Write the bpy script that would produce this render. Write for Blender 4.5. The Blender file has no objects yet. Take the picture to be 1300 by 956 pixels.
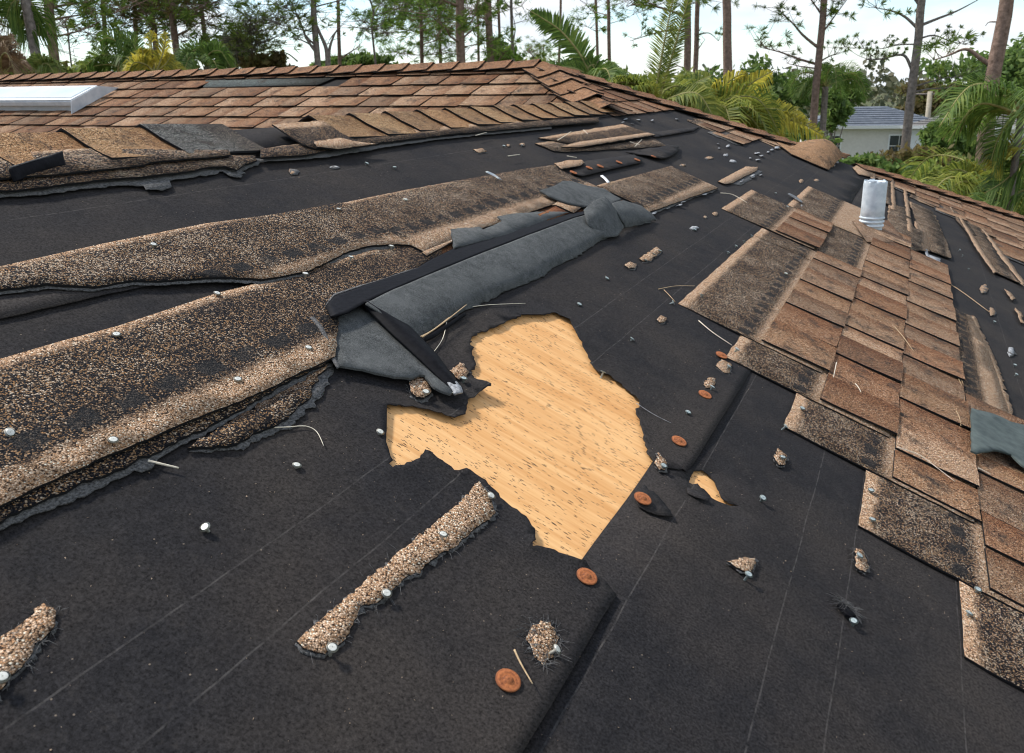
import bpy, bmesh, math, random
import numpy as np
from mathutils import Vector, Matrix, noise
from mathutils.geometry import delaunay_2d_cdt

random.seed(7)
S = bpy.context.scene
COL = S.collection
R = math.radians

# ------------------------------------------------------------------ camera
FPX, PITCH, AZ, ROLL = 1053.0, 0.29206, 0.44852, 0.02215      # focal length in px of a 1300 px wide picture
TAN = 5 / 12.0                                               # roof pitch 5 in 12
PH = math.atan(TAN); CP, SP = math.cos(PH), math.sin(PH)
CAM = Vector((0, 0, 0.665))
def cam_dir(x, y, z):
    cr, sr = math.cos(-ROLL), math.sin(-ROLL)
    x, y = cr*x - sr*y, sr*x + cr*y
    c, s = math.cos(PITCH), math.sin(PITCH)
    fw, up = y*s + z*c, y*c - z*s
    return Vector((x*math.cos(AZ) - fw*math.sin(AZ), x*math.sin(AZ) + fw*math.cos(AZ), up))
cd = bpy.data.cameras.new('camera'); camo = bpy.data.objects.new('camera', cd); COL.objects.link(camo)
ex, ey, ez = cam_dir(1, 0, 0), cam_dir(0, 1, 0), -cam_dir(0, 0, 1)
camo.matrix_world = Matrix.Translation(CAM) @ Matrix((ex, ey, ez)).transposed().to_4x4()
cd.sensor_width = 36; cd.lens = FPX/1300*36; cd.shift_y = -45/1300
cd.clip_start = .02; cd.clip_end = 3000
cd.dof.use_dof = True; cd.dof.focus_distance = 1.35; cd.dof.aperture_fstop = 14
S.camera = camo

# ------------------------------------------------------------------ sky, sun, exposure
SUN_AZ, SUN_EL = R(-88), R(52)        # azimuth from +Y towards +X
w = bpy.data.worlds.new('World'); S.world = w; w.use_nodes = True
nt = w.node_tree; nt.nodes.clear()
def N(tree, kind, **kw):
    n = tree.nodes.new(kind)
    for k, v in kw.items():
        if k.startswith('i_'): n.inputs[k[2:]].default_value = v
        else: setattr(n, k, v)
    return n
sky = N(nt, 'ShaderNodeTexSky', sky_type='NISHITA', sun_disc=False, sun_elevation=SUN_EL, sun_rotation=SUN_AZ, air_density=1.0, dust_density=.3, ozone_density=1.0)
tc = N(nt, 'ShaderNodeTexCoord')
sep = N(nt, 'ShaderNodeSeparateXYZ'); nt.links.new(tc.outputs['Generated'], sep.inputs[0])
zz = N(nt, 'ShaderNodeMath', operation='ADD'); zz.inputs[1].default_value = .22; nt.links.new(sep.outputs[2], zz.inputs[0])
zm = N(nt, 'ShaderNodeMath', operation='MAXIMUM'); zm.inputs[1].default_value = .05; nt.links.new(zz.outputs[0], zm.inputs[0])
dv = N(nt, 'ShaderNodeVectorMath', operation='DIVIDE'); nt.links.new(tc.outputs['Generated'], dv.inputs[0])
cmb = N(nt, 'ShaderNodeCombineXYZ'); cmb.inputs[2].default_value = 1
for k in (0, 1): nt.links.new(zm.outputs[0], cmb.inputs[k])
nt.links.new(cmb.outputs[0], dv.inputs[1])
cn = N(nt, 'ShaderNodeTexNoise', i_Scale=1.25, i_Detail=7.0, i_Roughness=.56, i_Distortion=.3); nt.links.new(dv.outputs[0], cn.inputs['Vector'])
cr_ = N(nt, 'ShaderNodeValToRGB'); cr_.color_ramp.elements[0].position = .43; cr_.color_ramp.elements[1].position = .57
nt.links.new(cn.outputs[0], cr_.inputs[0])
cn2 = N(nt, 'ShaderNodeTexNoise', i_Scale=3.2, i_Detail=5.0); nt.links.new(dv.outputs[0], cn2.inputs['Vector'])
cc = N(nt, 'ShaderNodeValToRGB'); cc.color_ramp.elements[0].position = .3; cc.color_ramp.elements[1].position = .62
cc.color_ramp.elements[0].color = (4.5, 4.95, 5.4, 1); cc.color_ramp.elements[1].color = (6.1, 6.2, 6.3, 1)
nt.links.new(cn2.outputs[0], cc.inputs[0])
hz = N(nt, 'ShaderNodeMapRange', interpolation_type='SMOOTHSTEP'); hz.inputs[1].default_value = .005; hz.inputs[2].default_value = .055; hz.inputs[3].default_value = 1; hz.inputs[4].default_value = 0
nt.links.new(sep.outputs[2], hz.inputs[0]); mxm = N(nt, 'ShaderNodeMath', operation='MAXIMUM'); nt.links.new(cr_.outputs[0], mxm.inputs[0]); nt.links.new(hz.outputs[0], mxm.inputs[1])
mixs = N(nt, 'ShaderNodeMixRGB'); nt.links.new(mxm.outputs[0], mixs.inputs[0]); tint = N(nt, 'ShaderNodeMixRGB', blend_type='MULTIPLY'); tint.inputs[0].default_value = 1; tint.inputs[2].default_value = (.93, 1.0, 1.07, 1); nt.links.new(sky.outputs[0], tint.inputs[1]); nt.links.new(tint.outputs[0], mixs.inputs[1]); nt.links.new(cc.outputs[0], mixs.inputs[2])
bg = N(nt, 'ShaderNodeBackground', i_Strength=.105); nt.links.new(mixs.outputs[0], bg.inputs[0])
wo = N(nt, 'ShaderNodeOutputWorld'); nt.links.new(bg.outputs[0], wo.inputs[0])

sl = bpy.data.lights.new('sun', 'SUN'); so = bpy.data.objects.new('sun', sl); COL.objects.link(so)
sl.energy = 2.7; sl.angle = R(8.0); sl.color = (1, .95, .87)
sd = Vector((math.sin(SUN_AZ)*math.cos(SUN_EL), math.cos(SUN_AZ)*math.cos(SUN_EL), math.sin(SUN_EL)))
so.rotation_euler = sd.to_track_quat('Z', 'Y').to_euler(); so.location = sd*60
S.view_settings.view_transform = 'Standard'; S.view_settings.look = 'None'; S.cycles.filter_width = 1.05
S.view_settings.exposure = 0.88; S.view_settings.gamma = 1

# ------------------------------------------------------------------ frames and helpers
def ray(px, py): return cam_dir((px - 650)/FPX, -(py - 433)/FPX, 1)
nF = Vector((SP, 0, CP))
def Q(px, py, h=0.0):                       # point on the near roof slope, (downslope, along, height)
    d = ray(px, py); k = (h - nF.dot(CAM))/nF.dot(d); P = CAM + d*k
    return P.x*CP - P.z*SP, P.y, h
FF = Matrix((Vector((CP, 0, -SP)), Vector((0, 1, 0)), nF)).transposed().to_4x4()
APEX = Vector((-2.058*CP, 4.425, 2.058*SP))
DEL = R(1.6)
ea, eb = Vector((0, -CP, -SP)), Vector((1, 0, 0))
ea2, eb2 = ea*math.cos(DEL) - eb*math.sin(DEL), eb*math.cos(DEL) + ea*math.sin(DEL)
FB = Matrix.Translation(APEX) @ Matrix((ea2, eb2, ea2.cross(eb2))).transposed().to_4x4()
XR = -1.53                                  # the low ridge, as slope distance
GROUND = -4.8

def tag(o, label=None, cat=None, group=None, kind=None):
    if label: o['label'] = label
    if cat: o['category'] = cat
    if group: o['group'] = group
    if kind: o['kind'] = kind
    return o
def empty(name, loc):
    o = bpy.data.objects.new(name, None); COL.objects.link(o); o.location = loc; o.empty_display_size = .1
    return o
def adopt(o, parent):
    if parent is None: return
    o.parent = parent; o.matrix_parent_inverse = parent.matrix_basis.inverted()
def link(name, me, mat, parent=None, M=None):
    o = bpy.data.objects.new(name, me); COL.objects.link(o)
    if M is not None: o.matrix_basis = M
    if mat is not None and not me.materials: me.materials.append(mat)
    adopt(o, parent)
    return o
# every parent in the scene is built with matrix_basis equal to its world matrix, so adopt() keeps children in place

def inpoly(P, poly):
    x, y = P[:, 0], P[:, 1]; r = np.zeros(len(P), bool); n = len(poly)
    for i in range(n):
        x0, y0 = poly[i]; x1, y1 = poly[(i+1) % n]
        if y0 == y1: continue
        c = ((y0 > y) != (y1 > y)) & (x < (x1-x0)*(y-y0)/(y1-y0) + x0); r ^= c
    return r
def segdist(P, segs):
    d = np.full(len(P), 1e9)
    for (x0, y0), (x1, y1) in segs:
        dx, dy = x1-x0, y1-y0; L = dx*dx+dy*dy + 1e-12
        t = np.clip(((P[:, 0]-x0)*dx + (P[:, 1]-y0)*dy)/L, 0, 1)
        d = np.minimum(d, np.hypot(P[:, 0]-x0-t*dx, P[:, 1]-y0-t*dy))
    return d
def closed(poly): return [(poly[i], poly[(i+1) % len(poly)]) for i in range(len(poly))]
def rough(poly, amp, step, seed=0, edges=None, close=True):
    rnd = random.Random(seed); out = []
    n = len(poly)
    for i in range(n if close else n-1):
        p, q = poly[i], poly[(i+1) % n]; out.append(tuple(p[:2]))
        if edges is not None and i not in edges: continue
        L = math.dist(p[:2], q[:2]); m = int(L/step)
        if m < 1: continue
        nx, ny = -(q[1]-p[1])/L, (q[0]-p[0])/L
        for k in range(1, m+1):
            t = (k + rnd.uniform(-.3, .3))/(m+1); o = rnd.gauss(0, amp)
            out.append((p[0]+(q[0]-p[0])*t + nx*o, p[1]+(q[1]-p[1])*t + ny*o))
    if not close: out.append(tuple(poly[-1][:2]))
    return out
def grid_in(poly, res, holes=(), margin=.5):
    a = np.array(poly); lo, hi = a.min(0), a.max(0)
    gx = np.arange(lo[0]+res*.5, hi[0], res); gy = np.arange(lo[1]+res*.5, hi[1], res)
    if len(gx)*len(gy) == 0: return np.zeros((0, 2))
    G = np.array(np.meshgrid(gx, gy)).reshape(2, -1).T
    G = G + np.random.RandomState(3).uniform(-.2, .2, G.shape)*res
    m = inpoly(G, poly)
    for h in holes: m &= ~inpoly(G, h)
    G = G[m]
    if len(G): 
        segs = closed(poly)
        for h in holes: segs = segs + closed(h)
        G = G[segdist(G, segs) > res*margin]
    return G
def sheet(name, poly, hf, thick, mat, parent=None, res=.05, holes=(), uvref=(0, 0), frame=None, extra=None, origin=None):
    """a thin solid sheet lying on a slope: poly in slope metres, hf(P)-> height of its underside"""
    poly = [tuple(p[:2]) for p in poly]
    if sum(p[0]*q[1]-q[0]*p[1] for p, q in closed(poly)) < 0: poly = poly[::-1]
    V = [Vector(p) for p in poly]; E = [(i, (i+1) % len(poly)) for i in range(len(poly))]
    for h in holes:
        o = len(V); V += [Vector(p) for p in h]; E += [(o+i, o+(i+1) % len(h)) for i in range(len(h))]
    G = grid_in(poly, res, holes)
    if extra is not None and len(extra): G = np.vstack([G, extra])
    V += [Vector((float(x), float(y))) for x, y in G]
    v2, e2, f2, *_ = delaunay_2d_cdt(V, E, [], 0, 1e-6)
    P = np.array([tuple(v) for v in v2])
    F = [f for f in f2]
    cen = np.array([P[list(f)].mean(0) for f in F])
    keep = inpoly(cen, poly)
    for h in holes: keep &= ~inpoly(cen, h)
    F = [f for f, k in zip(F, keep) if k]
    used = sorted(set(i for f in F for i in f)); mp = {u: i for i, u in enumerate(used)}
    P = P[used]; F = [tuple(mp[i] for i in f) for f in F]
    F = [f if (P[f[1]][0]-P[f[0]][0])*(P[f[2]][1]-P[f[0]][1]) - (P[f[1]][1]-P[f[0]][1])*(P[f[2]][0]-P[f[0]][0]) > 0 else f[::-1] for f in F]
    H = np.asarray(hf(P), float)*np.ones(len(P))
    c = P.mean(0) if origin is None else np.array(origin)
    n = len(P)
    verts = [(p[0]-c[0], p[1]-c[1], h+thick) for p, h in zip(P, H)] + [(p[0]-c[0], p[1]-c[1], h) for p, h in zip(P, H)]
    edges = {}
    for f in F:
        for k in range(3): edges[(f[k], f[(k+1) % 3])] = 1
    side = [(b, a, a+n, b+n) for (a, b) in edges if (b, a) not in edges]
    faces = F + [tuple(i+n for i in f[::-1]) for f in F] + side
    me = bpy.data.meshes.new(name); me.from_pydata(verts, [], faces)
    uv = me.uv_layers.new(name='UVMap')
    li = np.zeros(len(me.loops), np.int32); me.loops.foreach_get('vertex_index', li)
    UV = np.zeros((len(li), 2), np.float32); UV[:, 0] = P[li % n, 1]-uvref[1]; UV[:, 1] = P[li % n, 0]-uvref[0]
    uv.data.foreach_set('uv', UV.ravel())
    sm = np.zeros(len(me.polygons), bool); sm[:2*len(F)] = True
    me.polygons.foreach_set('use_smooth', sm); me.update()
    M = (FF if frame is None else frame) @ Matrix.Translation((c[0], c[1], 0))
    if mat.get('edge'):
        me.materials.append(mat); me.materials.append(M_EDGE)
        mi = np.zeros(len(me.polygons), np.int32); mi[len(F):] = 1; me.polygons.foreach_set('material_index', mi)
    return link(name, me, mat, parent, M)
def QP(*pts, h=0.0): return [Q(x, y, h)[:2] for x, y in pts]
def flat(h): return lambda P: np.full(len(P), h)
def fbm(P, scale, seed=0): return np.array([noise.noise((p[0]*scale+seed*7.1, p[1]*scale-seed*3.7, seed*1.3)) for p in P])
def sstep(x): x = np.clip(x, 0, 1); return x*x*(3-2*x)

class MB:
    def __init__(s): s.v = []; s.f = []
    def quad(s, a, b, c, d): n = len(s.v); s.v += [a, b, c, d]; s.f.append((n, n+1, n+2, n+3))
    def tri(s, a, b, c): n = len(s.v); s.v += [a, b, c]; s.f.append((n, n+1, n+2))
    def box(s, lo, hi):
        n = len(s.v); x0, y0, z0 = lo; x1, y1, z1 = hi
        s.v += [(x0, y0, z0), (x1, y0, z0), (x1, y1, z0), (x0, y1, z0), (x0, y0, z1), (x1, y0, z1), (x1, y1, z1), (x0, y1, z1)]
        s.f += [tuple(n+i for i in f) for f in ((0, 3, 2, 1), (4, 5, 6, 7), (0, 1, 5, 4), (1, 2, 6, 5), (2, 3, 7, 6), (3, 0, 4, 7))]
    def tube(s, pts, rad, seg=6, cap=True):
        pts = [Vector(p) for p in pts]; n0 = len(s.v); m = len(pts)
        up = Vector((.13, .21, .97))
        for i, p in enumerate(pts):
            d = (pts[min(i+1, m-1)] - pts[max(i-1, 0)]).normalized()
            if abs(d.dot(up)) > .95: up = Vector((1, .1, 0))
            x = d.cross(up).normalized(); y = d.cross(x)
            r = rad[i] if hasattr(rad, '__len__') else rad
            for k in range(seg):
                t = 2*math.pi*k/seg; s.v.append(tuple(p + x*(r*math.cos(t)) + y*(r*math.sin(t))))
        for i in range(m-1):
            for k in range(seg):
                k2 = (k+1) % seg; s.f.append((n0+i*seg+k, n0+i*seg+k2, n0+(i+1)*seg+k2, n0+(i+1)*seg+k))
        if cap:
            s.f.append(tuple(n0+k for k in range(seg))[::-1]); s.f.append(tuple(n0+(m-1)*seg+k for k in range(seg)))
    def build(s, name, mat, parent=None, M=None, smooth=False):
        me = bpy.data.meshes.new(name); me.from_pydata([tuple(v) for v in s.v], [], s.f)
        if smooth: me.polygons.foreach_set('use_smooth', [True]*len(me.polygons))
        me.update(); return link(name, me, mat, parent, M)
def world_mesh(mb, name, mat, parent=None, origin=(0, 0, 0), smooth=False):
    o = Vector(origin); mb.v = [tuple(Vector(v)-o) for v in mb.v]
    return mb.build(name, mat, parent, Matrix.Translation(o), smooth)

# ------------------------------------------------------------------ materials
class NT:
    def __init__(s, name):
        s.m = bpy.data.materials.new(name); s.m.use_nodes = True; s.t = s.m.node_tree
        s.b = s.t.nodes['Principled BSDF']; s.b.inputs['Specular IOR Level'].default_value = .35
    def n(s, kind, **kw): return N(s.t, kind, **kw)
    def l(s, a, b): s.t.links.new(a, b)
    def val(s, x, sock):
        if isinstance(x, (int, float)): sock.default_value = x
        elif isinstance(x, tuple): sock.default_value = x if len(x) == 4 else x + (1,)
        else: s.l(x, sock)
    def math(s, op, a, b=0.0, c=None):
        n = s.n('ShaderNodeMath', operation=op); s.val(a, n.inputs[0]); s.val(b, n.inputs[1])
        if c is not None: s.val(c, n.inputs[2])
        return n.outputs[0]
    def mix(s, f, a, b, mode='MIX'):
        n = s.n('ShaderNodeMixRGB', blend_type=mode); s.val(f, n.inputs[0]); s.val(a, n.inputs[1]); s.val(b, n.inputs[2]); return n.outputs[0]
    def ramp(s, x, stops, interp='LINEAR'):
        n = s.n('ShaderNodeValToRGB'); r = n.color_ramp; r.interpolation = interp
        while len(r.elements) < len(stops): r.elements.new(.5)
        for e, (p, c) in zip(r.elements, stops):
            e.position = p; e.color = (c, c, c, 1) if isinstance(c, (int, float)) else tuple(c) + (1,)
        s.l(x, n.inputs[0]); return n.outputs[0]
    def noise(s, vec, scale, detail=3, rough=.55, dist=0.0):
        n = s.n('ShaderNodeTexNoise', i_Scale=scale, i_Detail=float(detail), i_Roughness=rough, i_Distortion=dist)
        if vec is not None: s.l(vec, n.inputs['Vector'])
        return n.outputs[0]
    def coord(s, which='Object'): return s.n('ShaderNodeTexCoord').outputs[which]
    def uvxy(s):
        p = s.n('ShaderNodeSeparateXYZ'); s.l(s.coord('UV'), p.inputs[0]); return p.outputs[0], p.outputs[1]
    def bump(s, h, strength, dist):
        n = s.n('ShaderNodeBump', i_Strength=strength, i_Distance=dist); s.l(h, n.inputs['Height']); s.l(n.outputs[0], s.b.inputs['Normal'])
    def done(s, col=None, rough=.8, spec=None):
        if col is not None: s.val(col, s.b.inputs['Base Color'])
        s.val(rough, s.b.inputs['Roughness'])
        if spec is not None: s.b.inputs['Specular IOR Level'].default_value = spec
        return s.m
def step_lt(s, x, edge, soft):                      # 1 below edge, 0 above
    return s.ramp(s.math('MULTIPLY_ADD', x, 1/(2*soft), .5-edge/(2*soft)), [(0, 1.0), (1, 0.0)])

TAN_P = [(0, (0.073, 0.044, 0.028)), (0.14, (0.33, 0.197, 0.112)), (0.34, (0.533, 0.347, 0.213)), (0.55, (0.711, 0.49, 0.325)), (0.72, (0.508, 0.281, 0.146)), (0.86, (0.837, 0.622, 0.449)), (0.95, (0.93, 0.849, 0.673))]
DARK_P = [(0, (.010, .010, .013)), (.32, (.018, .018, .022)), (.48, (.045, .037, .032)), (.63, (.19, .122, .072)), (.75, (.36, .195, .085)), (.86, (.43, .31, .205)), (.955, (.62, .51, .39))]
TAB_P = [(0, (0.045, 0.027, 0.019)), (0.16, (0.221, 0.127, 0.078)), (0.38, (0.386, 0.239, 0.15)), (0.6, (0.511, 0.338, 0.215)), (0.76, (0.386, 0.211, 0.114)), (0.88, (0.635, 0.478, 0.343)), (0.96, (0.8, 0.675, 0.543))]
CAP_P = [(0, (.05, .032, .02)), (.15, (.23, .15, .085)), (.38, (.40, .275, .165)), (.6, (.50, .37, .235)), (.76, (.37, .22, .115)), (.88, (.60, .47, .33)), (.96, (.72, .62, .48))]
GREY_P = [(0, (.03, .03, .032)), (.3, (.10, .10, .098)), (.6, (.22, .215, .20)), (.85, (.32, .31, .29)), (.96, (.46, .45, .43))]
def granules(nt_, scale=580.0):
    v = nt_.n('ShaderNodeTexVoronoi', i_Scale=scale, i_Randomness=1.0); nt_.l(nt_.coord('Object'), v.inputs['Vector'])
    sp = nt_.n('ShaderNodeSeparateColor'); nt_.l(v.outputs['Color'], sp.inputs[0])
    return sp.outputs[0], v.outputs['Distance'], sp.outputs[1]
def gran_finish(nt_, col, dist, r2, rough=.85):
    nt_.m['edge'] = 1
    edge = nt_.ramp(dist, [(.25, 1.0), (.75, .42)])
    col = nt_.mix(1.0, col, edge, 'MULTIPLY')
    hgt = nt_.math('ADD', nt_.math('MULTIPLY', dist, -1.0), nt_.math('MULTIPLY', r2, .6))
    nt_.bump(hgt, .9, .0016)
    return nt_.done(col, rough, .10)
def make_strip_mat(name, dark=.55, sealant=True, light_top=.017):
    s = NT(name); r, d, r2 = granules(s); u, v = s.uvxy(); oc = s.coord('Object')
    big = s.noise(oc, 9.0, 5, .62); mid = s.noise(oc, 38.0, 4, .6)
    wob = s.math('MULTIPLY_ADD', s.math('SUBTRACT', mid, .5), .02, v)
    tanc = s.ramp(r, TAN_P, 'CONSTANT'); drk = s.ramp(r, DARK_P, 'CONSTANT')
    topb = step_lt(s, wob, light_top, .007)
    lowb = s.math('SUBTRACT', 1.0, step_lt(s, wob, .186, .008))
    rr = s.math('ADD', r, s.math('MULTIPLY', s.math('SUBTRACT', big, .5+(.5-dark)*.6), -1.35))
    rr = s.math('MAXIMUM', s.math('MINIMUM', rr, .999), .001)
    body = s.mix(.6, drk, s.ramp(rr, DARK_P, 'CONSTANT'))
    col = s.mix(s.math('MAXIMUM', topb, lowb), body, tanc)
    if sealant:
        wu = s.math('MULTIPLY_ADD', s.math('SUBTRACT', s.noise(oc, 26.0, 2), .5), .03, u)
        ph = s.math('FRACT', s.math('MULTIPLY', wu, 1/.062))
        inu = s.math('LESS_THAN', s.math('ABSOLUTE', s.math('SUBTRACT', ph, .5)), .29)
        inv = s.math('LESS_THAN', s.math('ABSOLUTE', s.math('SUBTRACT', wob, .158)), .013)
        k = s.math('MULTIPLY', inu, inv)
        k = s.math('MULTIPLY', k, s.ramp(mid, [(.38, .35), (.5, 1.0)]))
        col = s.mix(s.math('MULTIPLY', k, .9), col, s.mix(r, (.010, .011, .014), (.05, .048, .046)))
    return gran_finish(s, col, d, r2)
def make_tab_mat(name, pal=TAB_P):
    s = NT(name); r, d, r2 = granules(s); oc = s.coord('Object'); oi = s.n('ShaderNodeObjectInfo')
    mp = s.n('ShaderNodeVectorMath', operation='ADD'); s.l(oc, mp.inputs[0]); s.l(oi.outputs['Random'], mp.inputs[1])
    big = s.noise(mp.outputs[0], 16.0, 5, .65); fine = s.noise(mp.outputs[0], 60.0, 3, .6)
    col = s.ramp(r, pal, 'CONSTANT')
    col = s.mix(1.0, col, oi.outputs['Color'], 'MULTIPLY')
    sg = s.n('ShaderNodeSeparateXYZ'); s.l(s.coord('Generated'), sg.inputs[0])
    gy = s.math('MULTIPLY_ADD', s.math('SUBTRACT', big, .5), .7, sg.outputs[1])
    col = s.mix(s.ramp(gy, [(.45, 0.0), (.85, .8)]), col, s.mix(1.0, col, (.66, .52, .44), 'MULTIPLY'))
    st = s.math('MULTIPLY', s.ramp(big, [(.52, 0.0), (.66, .95)]), s.ramp(fine, [(.35, .25), (.6, 1.0)]))
    col = s.mix(st, col, s.mix(r, (.018, .017, .018), (.12, .095, .075)))
    return gran_finish(s, col, d, r2)
M_EDGE = NT('asphalt_edge').done((.012, .012, .013), .8, .15)
M_STRIP = make_strip_mat('shingle_headlap_granules', .48, True, .022)
M_STRIP_D = make_strip_mat('shingle_headlap_dark', .62, True, .030)
M_TAN = make_strip_mat('shingle_tan_granules', .30, False, .5)
M_MIX = make_strip_mat('shingle_mixed_granules', .42, False, .012)
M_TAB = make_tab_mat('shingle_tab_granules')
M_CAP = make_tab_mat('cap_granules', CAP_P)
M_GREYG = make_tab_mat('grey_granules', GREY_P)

def make_felt(name, lines, base=.62):
    s = NT(name); u, v = s.uvxy(); oc = s.coord('Object')
    fib = s.noise(oc, 330.0, 4, .75); mot = s.noise(oc, 30.0, 5, .65); big = s.noise(oc, 3.2, 5, .6)
    col = s.ramp(mot, [(.3, (.022*base, .0212*base, .0232*base)), (.72, (.040*base, .0375*base, .0385*base))])
    col = s.mix(s.ramp(big, [(.40, 0.0), (.64, .8)]), col, (.060*base, .051*base, .045*base))
    col = s.mix(1.0, col, s.ramp(fib, [(.30, .25), (.70, 1.75)]), 'MULTIPLY')
    col = s.mix(s.ramp(s.noise(oc, 75.0, 5, .75, .5), [(.58, 0.0), (.74, .45)]), col, (.085*base, .075*base, .068*base))
    spk = s.n('ShaderNodeTexVoronoi', i_Scale=85.0); s.l(oc, spk.inputs['Vector'])
    sk = s.math('MULTIPLY', s.math('LESS_THAN', spk.outputs['Distance'], .075), s.math('GREATER_THAN', s.noise(oc, 9.0, 3), .56))
    col = s.mix(s.math('MULTIPLY', sk, .5), col, (.30, .24, .18))
    wv = s.math('MULTIPLY_ADD', s.math('SUBTRACT', s.noise(s.coord('UV'), 7.0, 2), .5), .006, v)
    brk = s.ramp(s.noise(oc, 55.0, 4, .7), [(.36, 0.0), (.62, 1.0)])
    tot = None
    for a in lines:
        k = s.math('LESS_THAN', s.math('ABSOLUTE', s.math('SUBTRACT', wv, a)), .00095)
        tot = k if tot is None else s.math('MAXIMUM', tot, k)
    if tot is not None:
        col = s.mix(s.math('MULTIPLY', s.math('MULTIPLY', tot, brk), .15), col, (.27, .25, .23))
    s.bump(s.math('ADD', s.math('MULTIPLY', fib, .7), s.math('MULTIPLY', mot, 1.2)), .5, .0022)
    return s.done(col, s.ramp(mot, [(.3, .82), (.7, .95)]), .10)
M_FELT = make_felt('black_underlayment', [-1.29, -.596, -.517])
M_FELT2 = make_felt('black_underlayment_lower', [-.265, -.098, -.023, .131, .35])
M_FELTB = make_felt('weathered_underlayment', [], .85)

def make_wood():
    s = NT('plywood'); oc = s.coord('UV')                     # u along the courses, v down the slope (the grain)
    def st(su, sv, sc, det=4, rg=.6, dist=0.0):
        m = s.n('ShaderNodeMapping'); m.inputs['Scale'].default_value = (su, sv, 1); m.inputs['Rotation'].default_value = (0, 0, R(4)); s.l(oc, m.inputs['Vector'])
        return s.noise(m.outputs[0], sc, det, rg, dist)
    g1 = st(1, .08, 30, 6, .65, 1.6); g2 = st(1, .03, 190, 3, .6); g3 = st(1, .12, 13, 4, .6, 1.5)
    col = s.ramp(g1, [(.28, (.57, .265, .09)), (.45, (.69, .37, .15)), (.6, (.75, .44, .20)), (.75, (.58, .265, .095))])
    col = s.mix(s.ramp(g3, [(.48, 0.0), (.66, .8)]), col, (.54, .235, .07))
    col = s.mix(.35, col, s.ramp(g2, [(.3, (.48, .24, .07)), (.7, (.78, .49, .20))]))
    m = s.n('ShaderNodeMapping'); m.inputs['Scale'].default_value = (1, .20, 1); m.inputs['Rotation'].default_value = (0, 0, R(4)); s.l(oc, m.inputs['Vector'])
    tot = None
    for sc, th, lo in ((230, .19, .48), (130, .13, .535), (400, .23, .48)):
        vv = s.n('ShaderNodeTexVoronoi', i_Scale=float(sc)); s.l(m.outputs[0], vv.inputs['Vector'])
        k = s.math('MULTIPLY', s.math('LESS_THAN', vv.outputs['Distance'], th), s.ramp(s.noise(oc, 22.0+sc*.03, 3), [(lo, 0.0), (lo+.04, 1.0)]))
        tot = k if tot is None else s.math('MAXIMUM', tot, k)
    col = s.mix(s.math('MULTIPLY', tot, .96), col, (.022, .015, .010))
    s.bump(g2, .25, .0012)
    return s.done(col, .72, .3)
M_WOOD = make_wood()
def simple(name, c1, c2, scale=30.0, rough=.7, spec=.35, bump=.3, dist=.002, metal=0.0, det=4):
    s = NT(name); n = s.noise(s.coord('Object'), scale, det, .62); col = s.ramp(n, [(.3, c1), (.7, c2)])
    if bump: s.bump(n, bump, dist)
    s.b.inputs['Metallic'].default_value = metal
    return s.done(col, rough, spec)
def make_back():
    s = NT('shingle_backing'); oc = s.coord('Object')
    f = s.noise(oc, 520.0, 3, .8); m = s.noise(oc, 60.0, 5, .7); b = s.noise(oc, 9.0, 4, .6)
    col = s.ramp(m, [(.3, (.042, .045, .045)), (.7, (.088, .092, .090))])
    col = s.mix(1.0, col, s.ramp(f, [(.32, .2), (.68, 1.9)]), 'MULTIPLY')
    col = s.mix(s.ramp(b, [(.5, 0.0), (.75, .6)]), col, (.115, .12, .118))
    s.bump(f, .5, .0018); return s.done(col, .8, .14)
M_BACK = make_back()
M_ASPH = simple('black_adhesive', (.004, .004, .005), (.010, .010, .012), 120, .6, .05, .4, .0015)
M_FIB = simple('torn_fiberglass_mat', (.013, .013, .013), (.21, .205, .20), 330, .85, .25, 1.0, .004, 0, 6)
M_NAIL = simple('galvanised_steel', (.50, .50, .43), (.74, .73, .66), 400, .42, .5, .15, .0006, .35)
M_NAILG = simple('weathered_zinc', (.20, .26, .26), (.48, .53, .51), 400, .5, .5, .3, .0006, .3)
M_RUST = simple('rusty_steel', (.13, .035, .014), (.47, .155, .055), 260, .7, .4, .5, .0012, .15, 6)
def make_rust():
    s = NT('rusty_cap_steel'); oc = s.coord('Object'); sp = s.n('ShaderNodeSeparateXYZ'); s.l(oc, sp.inputs[0])
    r = s.math('SQRT', s.math('ADD', s.math('MULTIPLY', sp.outputs[0], sp.outputs[0]), s.math('MULTIPLY', sp.outputs[1], sp.outputs[1])))
    n = s.noise(oc, 240.0, 6, .7); n2 = s.noise(oc, 70.0, 3, .6)
    q = s.math('MULTIPLY_ADD', s.math('SUBTRACT', n, .5), .28, s.math('MULTIPLY', r, 1/.0128))
    col = s.ramp(q, [(.0, (.10, .035, .016)), (.22, (.34, .11, .035)), (.34, (.07, .025, .014)), (.5, (.40, .13, .04)), (.64, (.12, .035, .015)), (.8, (.44, .145, .05)), (.93, (.16, .05, .02)), (1.0, (.05, .025, .015))])
    col = s.mix(s.ramp(n2, [(.35, .35), (.65, .85)]), col, s.ramp(n, [(.35, (.13, .04, .018)), (.6, (.44, .15, .05))])); s.bump(n, .6, .0012)
    return s.done(col, .75, .25)
M_RUST = make_rust()
M_NEEDLE = simple('dry_needle', (.34, .22, .11), (.56, .42, .25), 300, .6, .3, 0)
M_STRAW = simple('pale_straw', (.58, .50, .38), (.75, .68, .55), 200, .6, .3, 0)
M_LEAD = simple('lead_sheet', (.42, .49, .54), (.70, .75, .78), 26, .6, .4, .5, .005, .05, 8)
M_ALU = simple('white_aluminium', (.42, .47, .51), (.60, .63, .65), 14, .38, .5, .05, .001, .1)
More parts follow.
